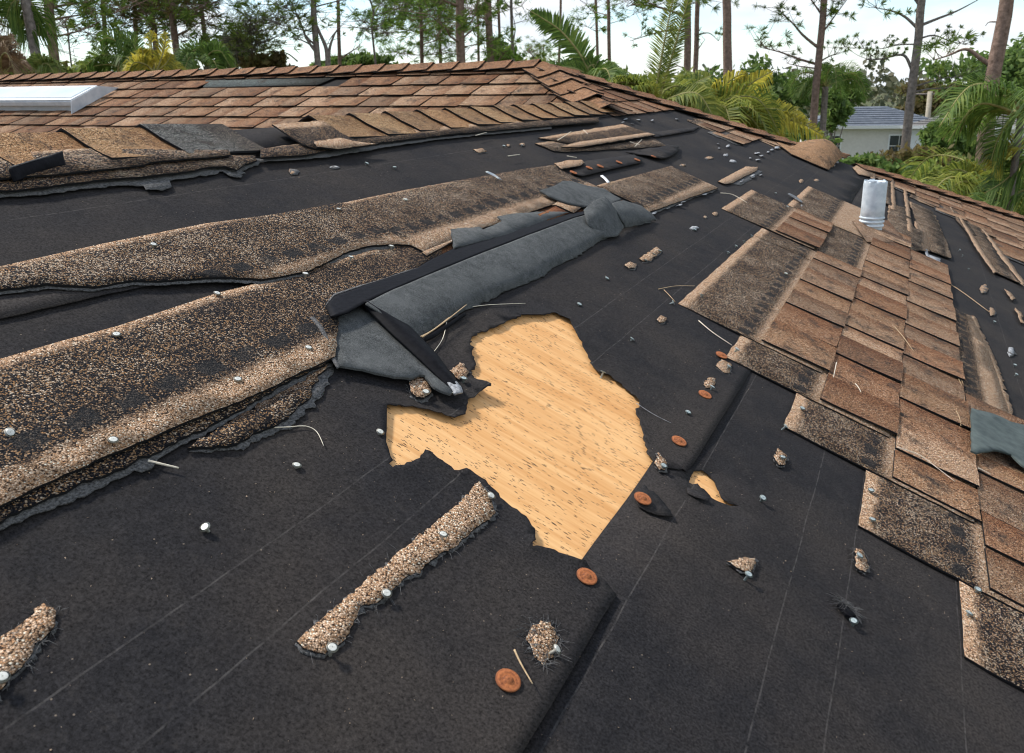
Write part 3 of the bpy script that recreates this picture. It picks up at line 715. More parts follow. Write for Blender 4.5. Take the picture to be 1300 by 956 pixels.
# far right: bare strips with tan upper edges
def thin(px, mat, seed, h=.008, amp=.002, **kw): return torn_layer('shingle', px, h, h+.002, mat, seed, amp, .03, res=.08, wave=.0008, **kw)
thin([(1082,213),(1090,209),(1108,213),(1108,226),(1090,222)], M_TAN, 61)
thin([(1105,214),(1111,213),(1111,228),(1105,227)], M_TAN, 62)
thin([(1130,222),(1134,222),(1137,268),(1130,266)], M_TAN, 63)
thin([(1112,216),(1130,222),(1131,262),(1122,258)], M_MIX, 631)
thin([(1205,262),(1222,276),(1240,300),(1232,300),(1214,280)], M_MIX, 632)
thin([(1124,300),(1128,258),(1152,266),(1160,290),(1176,296),(1180,320),(1150,318)], M_MIX, 64)
thin([(1146,238),(1150,238),(1154,262),(1158,296),(1152,294)], M_TAN, 65)
thin([(1154,256),(1183,268),(1202,310),(1207,329),(1182,320),(1165,290)], M_MIX, 66)
thin([(1160,282),(1164,280),(1172,316),(1166,314)], M_TAN, 67)
thin([(1182,272),(1187,274),(1207,326),(1201,327),(1193,310)], M_TAN, 68, amp=.004)
thin([(1165,287),(1190,300),(1202,328),(1180,318)], M_STRIP, 69)
thin([(1218,278),(1246,291),(1298,362),(1262,346)], M_STRIP, 70, label='bare strip with tan edges near the far hip')
thin([(1217,277),(1221,278),(1266,347),(1261,348),(1240,318)], M_TAN, 71, h=.012)
thin([(1245,290),(1250,292),(1300,358),(1300,366),(1270,328)], M_TAN, 72, h=.012, amp=.004)
thin([(1274,367),(1282,372),(1289,380),(1284,382)], M_TAN, 73)
thin([(1288,391),(1296,398),(1300,412),(1295,410)], M_TAN, 74)
# bare strip by the right-hand torn edge
torn_layer('shingle', [(1205,385),(1218,397),(1232,402),(1252,440),(1268,488),(1281,532),(1246,517),(1208,500),(1195,440)], .0055, .007, M_STRIP_D, 75, .0008, .03, res=.05, a_top=Q(1200,450)[0]-.10, label='bare dark strip at the right with a tan band along one side')
torn_layer('torn_mat', [(1228,402),(1236,402),(1262,455),(1290,538),(1279,533),(1262,480)], .005, .006, M_TAN, 76, .003, .015, res=.05)
# pale torn felt and sealant along the broken edge of the tabs
for i_, px in enumerate([[(1188,392),(1193,394),(1200,416),(1201,436),(1197,437),(1195,412)], [(1177,322),(1194,329),(1193,335),(1185,332)], [(1187,377),(1192,380),(1192,387),(1188,385)], [(1171,310),(1176,314),(1180,328),(1176,326)]]):
    torn_layer('torn_mat', px, .010, .013, M_DEBRIS, 80+i_, .0015, .01, res=.02, thick=.0012, wave=.002)
torn_layer('torn_mat', [(1128,572),(1136,574),(1172,330),(1180,335),(1208,500),(1225,560),(1250,650),(1258,768),(1248,700),(1200,520),(1180,400)][0:0] or [(1180,340),(1186,342),(1200,440),(1210,500),(1202,500),(1190,430)], .0095, .011, M_FIB, 85, .0025, .012, thick=.0012, res=.04)
# the humped shingle at the far hip
hp = QP((1000,193),(1020,197),(1050,216),(1073,200),(1040,188), h=.02)
def hump_h(P):
    c = np.array(Q(1040,198)[:2]); d = np.hypot((P[:, 0]-c[0])/.16, (P[:, 1]-c[1])/.62)
    return .012 + .10*np.clip(1-d, 0, 1)**.8
hp_poly = QP((1003,199),(1050,219),(1078,199),(1066,196), h=.0) + [(-.80, hipb(-.80)), (-.84, 5.35)]
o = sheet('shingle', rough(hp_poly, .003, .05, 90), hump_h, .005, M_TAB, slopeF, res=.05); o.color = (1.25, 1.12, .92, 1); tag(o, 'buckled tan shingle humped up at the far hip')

# ------------------------------------------------------------------ skylight and vent pipe
sky_e = empty('skylight', Bw(.40, -3.7)); adopt(sky_e, house); tag(sky_e, 'low white aluminium skylight with a pale sloping top')
def bbox(mb, a0, a1, b0, b1, h0, h1): 
    n = len(mb.v)
    for h in (h0, h1):
        for (a, b) in ((a0, b0), (a1, b0), (a1, b1), (a0, b1)): mb.v.append(tuple(Bw(a, b, h)))
    mb.f += [tuple(n+i for i in f) for f in ((0,3,2,1),(4,5,6,7),(0,1,5,4),(1,2,6,5),(2,3,7,6),(3,0,4,7))]
SK0, SK1, SB0, SB1 = .37, .60, -5.2, -3.17
mb = MB(); bbox(mb, SK0+.03, SK1-.012, SB0+.02, SB1-.02, -.005, .075); world_mesh(mb, 'curb', M_ALU, sky_e)
mb = MB(); bbox(mb, SK0, SK1+.004, SB0, SB1, .0755, .089); world_mesh(mb, 'frame', M_ALU, sky_e)
M_GLASS = simple('milky_skylight', (.44, .52, .56), (.60, .66, .69), 3, .18, .5, 0)
mb = MB(); bbox(mb, SK0+.03, SK1-.03, SB0+.03, SB1-.03, .0892, .0925); world_mesh(mb, 'pane', M_GLASS, sky_e)
mb = MB(); bbox(mb, SK1-.006, SK1+.010, SB0, SB1+.004, .05, .0765); world_mesh(mb, 'front_rail', M_ALU, sky_e)
mb = MB(); n0 = Bw(SK0-.02, SB1+.02, .022)
for off in (0, .004):
    mb.v += [tuple(Bw(.225, SB1-.012+off, .012)), tuple(Bw(SK1+.055, SB1-.012+off, .012)), tuple(Bw(SK1+.012, SB1-.012+off, .084)), tuple(Bw(SK0, SB1-.012+off, .086))]
mb.v = [tuple(Vector(v) + eb2*.02) for v in mb.v]
mb.f = [(0,1,2,3), (7,6,5,4), (0,4,5,1), (1,5,6,2), (2,6,7,3), (3,7,4,0)]; world_mesh(mb, 'side_flashing', M_ALU, sky_e)

pa, pb, _ = Q(1105, 291)
pbase = Fw(pa, pb, .004)
pipe = empty('vent_pipe', pbase); adopt(pipe, house); tag(pipe, 'short upright pale grey lead-covered vent pipe standing among brown shingles')
mb = MB(); seg = 28
def lathe(mb, prof, seg, wob=0.0, base=Vector((0, 0, 0)), tilt=0.0):
    n0 = len(mb.v)
    for (r, z) in prof:
        for k in range(seg):
            t = 2*math.pi*k/seg; rr = r*(1+wob*noise.noise((math.cos(t)*2, math.sin(t)*2, z*9)))
            mb.v.append((base.x+rr*math.cos(t)+tilt*z, base.y+rr*math.sin(t), base.z+z))
    for i in range(len(prof)-1):
        for k in range(seg): mb.f.append((n0+i*seg+k, n0+i*seg+(k+1) % seg, n0+(i+1)*seg+(k+1) % seg, n0+(i+1)*seg+k))
PR, PHT = .048, .197
lathe(mb, [(PR*.93, -.08), (PR*.93, .05), (PR*1.0, .055), (PR, .10), (PR*1.01, .15), (PR*1.0, PHT), (PR*.97, PHT+.006), (PR*.80, PHT+.004), (PR*.78, PHT-.06), (PR*.76, PHT-.12)], seg, .035, pbase)
world_mesh(mb, 'pipe_sleeve', M_LEAD, pipe, pbase, True)
for z in (.015, .032, .048):
    mb = MB(); lathe(mb, [(PR*.95, z-.006), (PR*1.06, z-.003), (PR*1.06, z+.003), (PR*.95, z+.006)], seg, .02, pbase); world_mesh(mb, 'collar_ring', M_LEAD, pipe, pbase, True)
mb = MB(); rs2 = random.Random(4)
for k in range(26):
    t = 2*math.pi*k/26; t2 = t+2*math.pi/26; r = PR*rs2.uniform(.93, 1.0); z0 = PHT; z1 = PHT+rs2.uniform(.004, .012)
    for (u0, u1) in ((t, t2),):
        p = [pbase+Vector((PR*1.008*math.cos(q), PR*1.008*math.sin(q), z0-.012)) for q in (u0, u1)] + [pbase+Vector((r*math.cos(q), r*math.sin(q), z1)) for q in (u1, u0)]
        mb.quad(*[tuple(x_) for x_ in p])
world_mesh(mb, 'ragged_rim', M_LEAD, pipe, pbase)
o = sheet('flashing', QP((1080,285),(1125,283),(1150,312),(1098,312)), flat(.0145), .0015, M_TAB, pipe, res=.04)

# ------------------------------------------------------------------ loose and flipped pieces (each a thing of its own)
def resample(pts, n):
    P = [Vector((p[0], p[1], p[2] if len(p) > 2 else 0)) for p in pts]
    L = [0]
    for i in range(1, len(P)): L.append(L[-1]+(P[i]-P[i-1]).length)
    out = []
    for k in range(n):
        t = L[-1]*k/(n-1); i = max(j for j in range(len(P)) if L[j] <= t+1e-9); i = min(i, len(P)-2)
        f = (t-L[i])/max(L[i+1]-L[i], 1e-9); out.append(P[i].lerp(P[i+1], f))
    return out
def loft(name, rows, mat, parent, n=40, sub=5, thick=.0035, wob=.0015, seed=0, jag=0.0):
    """rows: [(px polyline, height or list of heights)], a curved sheet through them"""
    rr = []
    for px, h in rows:
        hs = h if hasattr(h, '__len__') else [h]*len(px)
        rr.append(resample([Q(x, y, z) for (x, y), z in zip(px, hs)], n))
    G = []
    m = len(rr)
    for i in range(m-1):
        for s_ in range(sub + (1 if i == m-2 else 0)):
            t = s_/sub; row = []
            for k in range(n):
                p0 = rr[max(i-1, 0)][k]; p1 = rr[i][k]; p2 = rr[i+1][k]; p3 = rr[min(i+2, m-1)][k]
                row.append(.5*((2*p1) + (p2-p0)*t + (2*p0-5*p1+4*p2-p3)*t*t + (3*p1-p0-3*p2+p3)*t**3))
            G.append(row)
    for i, row in enumerate(G):
        for k, p in enumerate(row):
            p.z += wob*noise.noise((p.x*14, p.y*14, seed)); p.z = max(p.z, .0062)
            if jag and i == len(G)-1: p.x += jag*noise.noise((p.y*90, seed, 1))+jag*.6*noise.noise((p.y*260, seed, 2))
    rowsN, colsN = len(G), n
    top = [FF @ p for row in G for p in row]
    nrm = []
    for i in range(rowsN):
        for k in range(colsN):
            du = G[i][min(k+1, colsN-1)]-G[i][max(k-1, 0)]; dv_ = G[min(i+1, rowsN-1)][k]-G[max(i-1, 0)][k]
            q = dv_.cross(du)
            if q.z < 0: q = -q
            nrm.append((FF.to_3x3() @ q).normalized() if q.length > 1e-12 else nF)
    bot = [p - q*thick for p, q in zip(top, nrm)]
    mb = MB(); mb.v = [tuple(p) for p in top+bot]; o = rowsN*colsN
    ix = lambda i, k: i*colsN+k
    for i in range(rowsN-1):
        for k in range(colsN-1):
            a_, b_, c_, d_ = ix(i,k), ix(i,k+1), ix(i+1,k+1), ix(i+1,k)
            mb.f += [(a_, d_, c_, b_), (a_+o, b_+o, c_+o, d_+o)]
    for k in range(colsN-1):
        mb.f += [(ix(0,k), ix(0,k+1), ix(0,k+1)+o, ix(0,k)+o), (ix(rowsN-1,k+1), ix(rowsN-1,k), ix(rowsN-1,k)+o, ix(rowsN-1,k+1)+o)]
    for i in range(rowsN-1):
        mb.f += [(ix(i+1,0), ix(i,0), ix(i,0)+o, ix(i+1,0)+o), (ix(i,colsN-1), ix(i+1,colsN-1), ix(i+1,colsN-1)+o, ix(i,colsN-1)+o)]
    return world_mesh(mb, name, mat, parent, parent.location if parent is not None else Vector(mb.v[0]), True)

def hairs(name, segs, n, length, mat, parent, seed, h=.006, rad=.0003):
    """frayed glass fibres along a torn edge given in slope metres"""
    rnd = random.Random(seed); mb = MB()
    for _ in range(n):
        p, q = rnd.choice(segs); t = rnd.random(); a = p[0]+(q[0]-p[0])*t; b = p[1]+(q[1]-p[1])*t
        d = Vector((rnd.uniform(-1, 1), rnd.uniform(-1, 1), rnd.uniform(-.1, .5))).normalized(); L = length*rnd.uniform(.4, 1.2)
        c = Vector((a, b, h)); pts = [c, c + d*L*.5 + Vector((0, 0, .001)), c + d*L + Vector((rnd.uniform(-1, 1), rnd.uniform(-1, 1), -.6))*L*.35]
        for x_ in pts: x_.z = max(x_.z, .003)
        mb.tube([FF @ x_ for x_ in pts], [rad, rad, rad*.6], 3, False)
    return world_mesh(mb, name, mat, parent, parent.location if parent is not None else (0, 0, 0))

def fempty(name, px, py, h=.006): return empty(name, Fw(*Q(px, py, h)[:2], h))
# the long flipped shingle, its grey back up and a black adhesive band along the top
curl = fempty('flipped_shingle', 640, 350)
tag(curl, 'long curled shingle flipped grey back up with a black adhesive band, beside the bare plywood', 'shingle')
r_top = [(413,389),(424,375),(447,367),(478,357),(500,350),(530,340),(545,331),(580,313),(620,301),(670,284),(720,271),(742,268)]
r_mid = [(420,402),(440,397),(462,384),(500,366),(560,341),(620,317),(680,294),(728,276),(748,270)]
loft('adhesive_band', [(r_top, .017), ([((x+u)/2, (y+v)/2) for (x, y), (u, v) in zip([(q.x, q.y) for q in resample(r_top, 20)], [(q.x, q.y) for q in resample(r_mid, 20)])], .025), (r_mid, .0325)], M_ASPH, curl, 60, 3, .003, .0012, 3)
r_b0 = [(464,385),(500,367),(560,342),(620,318),(680,295),(728,277),(752,270)]
r_b1 = [(488,400),(520,388),(575,362),(640,332),(700,306),(745,286),(768,277)]
r_b2 = [(512,417),(548,400),(590,378),(655,350),(715,320),(755,300),(780,290)]
r_b3 = [(530,430),(562,412),(596,392),(640,371),(690,351),(702,340),(732,326),(765,304),(786,297)]
loft('backing_sheet', [(r_b0, .0335), (r_b1, .0315), (r_b2, .0225), (r_b3, .0075)], M_BACK, curl, 90, 6, .0032, .0012, 5, .005)
o = loft('torn_edge', [([(413,389),(424,375),(447,367),(478,357),(500,350),(530,340)], .0175), ([(412,387),(424,373),(447,365.5),(478,355.5),(500,348.5),(530,338.5)], .016)], M_FIB, curl, 40, 2, .002, .001, 7)
# the flat torn piece lying across its near end
flatp = fempty('flipped_shingle', 470, 440)
tag(flatp, 'flat torn wedge of shingle, grey back up, with a black bar, left of the plywood', 'shingle')
wp = [(393,402),(420,399),(440,392),(456,384),(470,392),(500,420),(540,458),(568,486),(580,497),(570,505),(556,499),(547,493),(538,480),(532,479),(522,484),(500,482),(470,475),(446,470),(428,467),(421,456),(412,430),(404,416)]
torn_layer('backing_sheet', wp, .012, .016, M_BACK, 95, .0008, .01, wave=.003, parent=flatp, res=.02)
loft('adhesive_bar', [([(456,384),(472,399),(500,426),(540,463),(574,496)], [.024,.024,.024,.022,.018]), ([(464,381),(482,393),(510,416),(550,454),(582,491)], [.034,.033,.032,.030,.022]), ([(477,379),(492,391),(522,415),(556,450),(588,494)], [.026,.025,.024,.022,.016])], M_ASPH, flatp, 40, 4, .004, .001, 9)
loft('bar_edge', [([(568,485),(574,493),(577,500)], .022), ([(580,484),(586,491),(588,497)], .0235)], M_DEBRIS, flatp, 8, 2, .003, .001, 4)
loft('torn_edge', [([(393,402),(404,416),(412,430),(421,456),(428,467)], .019), ([(399,402),(410,415),(417,430),(425,452),(431,465)], .0198)], M_FIB, flatp, 30, 2, .002, .001, 11)
loft('torn_edge', [([(540,428),(556,418),(580,403),(590,397)], .013), ([(534,436),(552,428),(575,412),(592,401)], .009)], M_ASPH, flatp, 20, 2, .003, .002, 12)
# far grey piece and the folded-over end
fl2 = fempty('flipped_shingle', 735, 245)
tag(fl2, 'small flat shingle scrap lying grey back up at the far end of the curled one', 'shingle')
loft('backing_sheet', [([(709,233),(714,230),(726,230),(746,235),(768,240),(789,253)], .034), ([(698,238),(715,240),(735,243),(760,249),(782,256)], .034), ([(685,242),(698,250),(721,258),(742,262),(768,262)], .026)], M_BACK, fl2, 40, 5, .004, .004, 14, .002)
fl3 = fempty('flipped_shingle', 790, 275)
tag(fl3, 'folded dark grey shingle end bent over at the tip of the curled shingle', 'shingle')
loft('folded_flap', [([(768,249),(752,256),(741,266)], [.070,.062,.048]), ([(775,257),(758,268),(744,277)], [.064,.058,.044]), ([(787,272),(772,284),(750,288)], [.040,.036,.032]), ([(793,288),(784,300),(762,303)], [.016,.014,.012])], M_BACK, fl3, 16, 6, .004, .002, 15)
loft('backing_sheet', [([(777,258),(791,254),(814,261),(829,272),(834,279)], [.052,.046,.036,.022,.014]), ([(782,266),(800,265),(815,271),(830,279)], [.050,.046,.034,.014]), ([(790,280),(802,279),(814,280),(826,281)], [.032,.028,.022,.012]), ([(794,290),(806,287),(818,283),(824,282)], [.012,.012,.012,.010])], M_BACK, fl3, 24, 6, .004, .002, 16, .002)
grr = fempty('flipped_shingle', 1265, 550)
tag(grr, 'dark greenish-grey shingle piece lying on the brown tabs at the right edge', 'shingle')
torn_layer('backing_sheet', [(1233,519),(1262,527),(1300,541),(1360,565),(1360,640),(1320,610),(1296,592),(1283,578),(1265,573),(1240,576),(1233,572)], .030, .036, simple('greenish_backing', (.028, .040, .038), (.075, .095, .088), 40, .7, .35, .3, .002, 0, 6), 97, .0006, .02, wave=.006, parent=grr, res=.02)
# bent black flap at the near end of the ridge caps
bf = fempty('bent_ridge_cap', 50, 215, .02)
tag(bf, 'ridge cap corner bent over showing its black underside at the left edge', 'ridge cap')
loft('black_underside', [([(12,214),(30,209),(58,201),(80,193)], [.036,.036,.036,.036]), ([(16,222),(35,216),(60,209),(81,201)], [.030,.030,.030,.030]), ([(20,231),(34,225),(60,216),(84,210)], [.022,.022,.022,.022])], M_ASPH, bf, 24, 4, .004, .002, 21)
loft('torn_edge', [([(12,213),(30,208),(58,200),(80,192)], .0370), ([(12,211.5),(30,206.5),(58,198.5),(80,191)], .0378)], M_FIB, bf, 24, 2, .002, .001, 22)

# remnant strips held by nails on the bare underlayment
def remnant(px, label, seed, h=.006, thick=.0036, mat=M_TAN, hairn=60, hl=.012, name='shingle_remnant', group=None, step=.005, amp=.0012):
    cx = sum(p[0] for p in px)/len(px); cy = sum(p[1] for p in px)/len(px)
    lf = lift_at(cx, cy); h += lf
    e = fempty(name, cx, cy)
    tag(e, label, 'shingle scrap', group)
    poly = QP(*px, h=h)
    p = rough(poly, amp, step, seed); c = np.mean(np.array(poly), 0)
    def hf(P): return h - .001 + .0022*np.maximum(fbm(P, 22, seed), -.3) + .0006*fbm(P, 90, seed+2)
    sheet('granule_layer', p, hf, thick, mat, e, res=.012, uvref=(min(q[0] for q in poly), 0))
    pm = [(c[0]+(x-c[0])*1.05+.0015, c[1]+(y-c[1])*1.02) for x, y in rough(poly, amp*1.8, step, seed+3)]
    sheet('torn_mat', pm, flat(.0050+lf), .0013, M_FIB, e, res=.02)
    if hairn: hairs('fiber_fringe', closed(p), hairn, hl, M_FIB, e, seed, h=.0065+lf)
    return e
remnant([(607,613),(578,644),(523,689),(501,707),(455,748),(425,772),(387,805),(376,816),(390,827),(412,832),(433,818),(452,786),(461,769),(477,768),(496,753),(515,734),(534,726),(556,707),(578,696),(597,677),(621,661),(629,652),(621,631)], 'long tan shingle strip left nailed on black underlayment, pointing at the plywood', 301, hairn=160)
remnant([(-40,850),(0,815),(30,790),(55,768),(67,774),(70,795),(56,812),(42,828),(30,846),(10,868),(-25,900)], 'tan shingle strip cut off by the lower left corner of the picture', 302, hairn=90)
remnant([(667,814),(672,800),(685,790),(698,792),(704,800),(706,820),(697,838),(688,846),(678,836)], 'rounded frayed shingle scrap with a nail at the bottom, beside the lifted underlayment edge', 303, hairn=150, hl=.016)
remnant([(519,486),(527,480),(538,478),(546,488),(546,500),(538,506),(528,505),(521,498)], 'round frayed shingle scrap under the tip of the grey wedge', 304, h=.010, hairn=50, hl=.008)
remnant([(570,472),(583,461),(588,462),(595,474),(592,482),(582,484)], 'square shingle scrap between the black bar tip and the plywood', 305, h=.008, hairn=30, hl=.006)
remnant([(922,714),(957,708),(958,718),(952,730),(943,727)], 'triangular shingle scrap alone on the underlayment at the lower right', 306, hairn=40, hl=.007)
remnant([(1085,698),(1094,700),(1102,722),(1097,728),(1086,722)], 'small pale shingle scrap with a long fiber left of the fourth bare strip', 307, hairn=24, hl=.014)
remnant([(981,582),(987,570),(998,580),(995,592),(988,592)], 'small square shingle scrap with a zinc nail left of the lowest tabs', 308, hairn=16, hl=.005)
remnant([(830,590),(835,575),(846,590),(843,599),(836,598)], 'small shingle scrap at the right corner of the bare plywood', 309, hairn=30, hl=.006)
remnant([(893,487),(899,480),(908,482),(907,490),(903,494),(895,493)], 'small shingle scrap above a rusty cap on the lap edge', 310, hairn=24, hl=.005)
remnant([(908,466),(915,457),(928,464),(925,475),(919,474)], 'small shingle scrap just left of the tab field corner', 311, hairn=20, hl=.005)
remnant([(811,329),(833,314),(840,319),(825,332),(816,333)], 'rectangular tan scrap on the underlayment right of the curled shingle', 312, hairn=30, hl=.006, step=.012)
remnant([(792,338),(800,333),(808,336),(806,341),(798,342)], 'little tan scrap beside the rectangular one', 313, hairn=10, hl=.005, step=.012)
remnant([(833,407),(838,402),(846,405),(843,410),(837,411)], 'little tan scrap below the near corner of the big bare strip', 314, hairn=8, hl=.005, step=.012)
remnant([(600,191),(612,189),(618,193),(607,195)], 'flattened pale scrap on the far underlayment below the ridge caps', 315, hairn=8, hl=.006, step=.012)
far_scr = [(881,290,6,3),(867,210,5,2),(900,201,6,2),(921,197,4,2),(1037,229,4,2),(372,218,8,4),(424,213,7,2),(895,276,3,2),(908,272,4,3),(1020,262,4,2),(1249,367,6,6),(1259,396,5,6),(1283,447,5,7),(645,185,3,2),(663,184,4,2),(930,205,4,2),(1017,230,4,3)]
far_lb = ['right of the rectangular tan scrap, above the chalk lines', 'just above the lone strip beyond the flipped pieces', 'left of the small strip near the far hip', 'left of the tabs along the far hip', 'between the humped shingle and the faded strip', 'below the grey ridge cap', 'below the gap in the ridge caps', 'left of the paler scrap near the big bare strip', 'above the near corner of the second bare strip', 'on the faded greenish strip', 'left-most in the far right scatter', 'at the end of the long tan twig', 'furthest down the right border', 'below the middle ridge caps, left of its neighbour', 'below the middle ridge caps, right of its neighbour', 'below the hip tabs', 'just left of the vent pipe on bare underlayment']
for i_, (x_, y_, w_, h_) in enumerate(far_scr):
    rnd = random.Random(i_); px = [(x_+w_*math.cos(t_)*rnd.uniform(.7, 1.1), y_+h_*math.sin(t_)*rnd.uniform(.7, 1.1)) for t_ in (0, 1, 2, 3.1, 4.2, 5.2)]
    remnant(px, 'tiny torn shingle scrap '+far_lb[i_], 330+i_, mat=M_TAN if i_ % 3 else M_DEBRIS, hairn=0, group='tiny far scraps on the underlayment', step=.02, thick=.0028, h=.005)
# dark frayed tuft and felt scraps
tf = fempty('fiber_tuft', 1073, 776)
tag(tf, 'small grey tuft of glass fiber with a nail on the lower right underlayment', 'fiber tuft')
hairs('fibers', [(Q(1062,766)[:2], Q(1083,786)[:2])], 170, .017, M_FIB, tf, 61)
torn_layer('torn_mat', [(1062,768),(1072,770),(1082,782),(1080,788),(1072,782)], .004, .008, M_ASPH, 62, .001, .006, parent=tf, res=.01)
fs = fempty('felt_scrap', 828, 640)
tag(fs, 'torn scrap of underlayment pinned under a rusty cap beside the plywood', 'felt scrap')
torn_layer('felt', rough([(806,624),(818,616),(836,630),(850,650),(853,658),(840,655),(826,651),(812,644),(806,636)], .6, 5, 8), .0035, .007, M_FELT, 63, .0006, .008, parent=fs, res=.012, thick=.0012, wave=.003)
curlwood = fempty('felt_curl', 885, 630)
tag(curlwood, 'little curled lip of torn underlayment in the small hole', 'felt scrap')
torn_layer('felt', [(872,618),(880,621),(893,629),(901,636),(896,637),(884,632),(874,626)], .004, .009, M_FELTB, 64, .0006, .006, parent=curlwood, res=.01, thick=.0012, wave=.002)

# ------------------------------------------------------------------ nails and caps
def nail_mesh(name, r=.0056, shank=.02):
    mb = MB(); lathe(mb, [(.0004, .0008), (r*.55, .00075), (r*.86, .0006), (r*.86, .0006), (r, 0), (r, 0), (r*.97, -.0008), (.0018, -.0011), (.0017, -shank)], 14)
    me = bpy.data.meshes.new(name); me.from_pydata(mb.v, [], mb.f); me.polygons.foreach_set('use_smooth', [True]*len(me.polygons)); me.update(); return me
NM, NMZ = nail_mesh('roofing_nail'), nail_mesh('roofing_nail_weathered'); NM.materials.append(M_NAIL); NMZ.materials.append(M_NAILG)
def nail(x_, y_, label, h=.012, tilt=4, zinc=False, group=None, sc=1.0):
    rnd = random.Random(int(x_*13+y_)); h += lift_at(x_, y_); a_, b_, _ = Q(x_, y_, h)
    M_ = FF @ Matrix.Translation((a_, b_, h)) @ Matrix.Rotation(rnd.uniform(0, 6.28), 4, 'Z') @ Matrix.Rotation(R(tilt*rnd.uniform(.6, 1.4)), 4, 'X') @ Matrix.Scale(sc, 4)
    o = bpy.data.objects.new('roofing_nail', NMZ if zinc else NM); COL.objects.link(o); o.matrix_basis = M_
    tag(o, label, 'nail', group or 'roofing nails left in the roof')
LN = .0245
for x_, y_, h_, tl, z_, lb in [
 (148,424,.0165,4,0,'cream nail head on the tan upper edge of the big lower left strip'),
 (276,372,.0165,4,0,'cream nail head where the big lower left strip meets the upper one'),
 (195,310,.0185,4,0,'cream nail head on the upper edge of the upper left strip'),
 (302,481,.0215,3,0,'white nail head in the middle of the big lower left strip'),
 (144,558,.0235,3,0,'white nail head above the torn lower edge of the big left strip'),
 (392,441,.021,3,0,'white nail head just left of the grey flipped wedge'),
 (13,549,.020,25,0,'bent pale nail at the left border of the big strip'),
 (388,347,.021,8,0,'nail head at the torn lower edge of the upper strip'),
 (446,326,.021,8,0,'nail head in the notch below the butt joint of the upper strips'),
 (497,312,.020,8,0,'nail head at the butt joint of the upper strips'),
 (430,265,.018,8,0,'nail head at the upper end of the butt joint'),
 (515,253,.018,8,0,'nail head on the upper edge right of the butt joint'),
 (377,590,.008,8,0,'round cream nail standing alone on bare underlayment left of the plywood'),
 (260,669,.010,30,0,'tilted pale nail with a shred of mat alone on the lower left underlayment'),
 (422,822,.015,4,0,'cream nail head at the near end of the long tan remnant'),
 (491,753,.013,6,0,'cream nail head halfway along the long tan remnant'),
 (563,678,.015,4,0,'cream nail head in the upper half of the long tan remnant'),
 (624,629,.013,20,0,'yellowish nail at the plywood end of the long tan remnant'),
 (3,859,.015,6,0,'nail head in the remnant at the lower left corner'),
 (708,824,.014,40,0,'tilted cream nail beside the rounded frayed scrap'),
 (483,548,.009,12,0,'pale nail just left of the plywood'),
 (541,497,.017,10,0,'nail in the round scrap under the grey wedge'),
 (589,480,.015,10,1,'zinc nail in the square scrap beside the plywood'),
 (766,472,.010,30,1,'dark zinc nail at the right rim of the plywood hole'),
 (803,430,.009,20,1,'zinc nail on the underlayment right of the plywood'),
 (736,386,.008,10,1,'small nail above the top of the plywood hole'),
 (771,353,.008,10,1,'small nail between the curled shingle and the rectangular scrap'),
 (874,523,.010,8,1,'zinc nail between two rusty caps on the lap'),
 (905,491,.013,10,1,'zinc nail in the scrap above the rusty cap'),
 (926,465,.013,10,1,'zinc nail in the scrap by the tab field corner'),
 (936,443,.014,10,1,'zinc nail on the tan edge below the big bare strip'),
 (843,591,.013,10,1,'zinc nail in the scrap at the corner of the plywood'),
 (994,580,.013,10,1,'zinc nail in the scrap left of the lowest tabs'),
 (969,632,.012,25,1,'greenish zinc nail alone right of the small hole'),
 (951,729,.014,10,1,'greenish zinc nail in the triangular scrap'),
 (1092,705,.014,10,1,'greenish zinc nail in the scrap left of the fourth strip'),
 (1084,788,.010,20,1,'greenish zinc nail in the fiber tuft'),
 (1106,622,.011,10,1,'zinc nail at the upper corner of the fourth bare strip'),
 (1108,659,.011,10,1,'zinc nail on the tan edge of the fourth bare strip'),
 (1231,778,.011,10,1,'zinc nail on the lowest bare strip at the right'),
 (1242,748,.0125,10,1,'zinc nail just above the lowest bare strip'),
 (1019,518,.011,10,1,'zinc nail on the third bare strip'),
 (998,541,.011,25,1,'zinc nail at the near corner of the third bare strip'),
 (891,374,.011,25,1,'bent nail on the tan edge of the big bare strip'),
 (998,347,.012,10,0,'white nail head among the sealant spots of the big bare strip'),
 (855,384,.010,40,1,'bent nail beside the near corner of the big bare strip')]:
    nail(x_, y_, lb, h_+.0005, tl, bool(z_))
for x_, y_ in [(466,207),(501,212),(640,185),(663,184),(830,322),(838,318),(820,330),(1219,317),(1223,324),(1230,341),(1263,408),(1289,463),(1291,475),(985,245),(955,299),(935,312),(945,306),(925,320),(700,245),(882,291),(869,209),(1000,262)]:
    nail(x_, y_, 'tiny nail head far off on the stripped roof', .010, 12, True, 'tiny far nail heads')
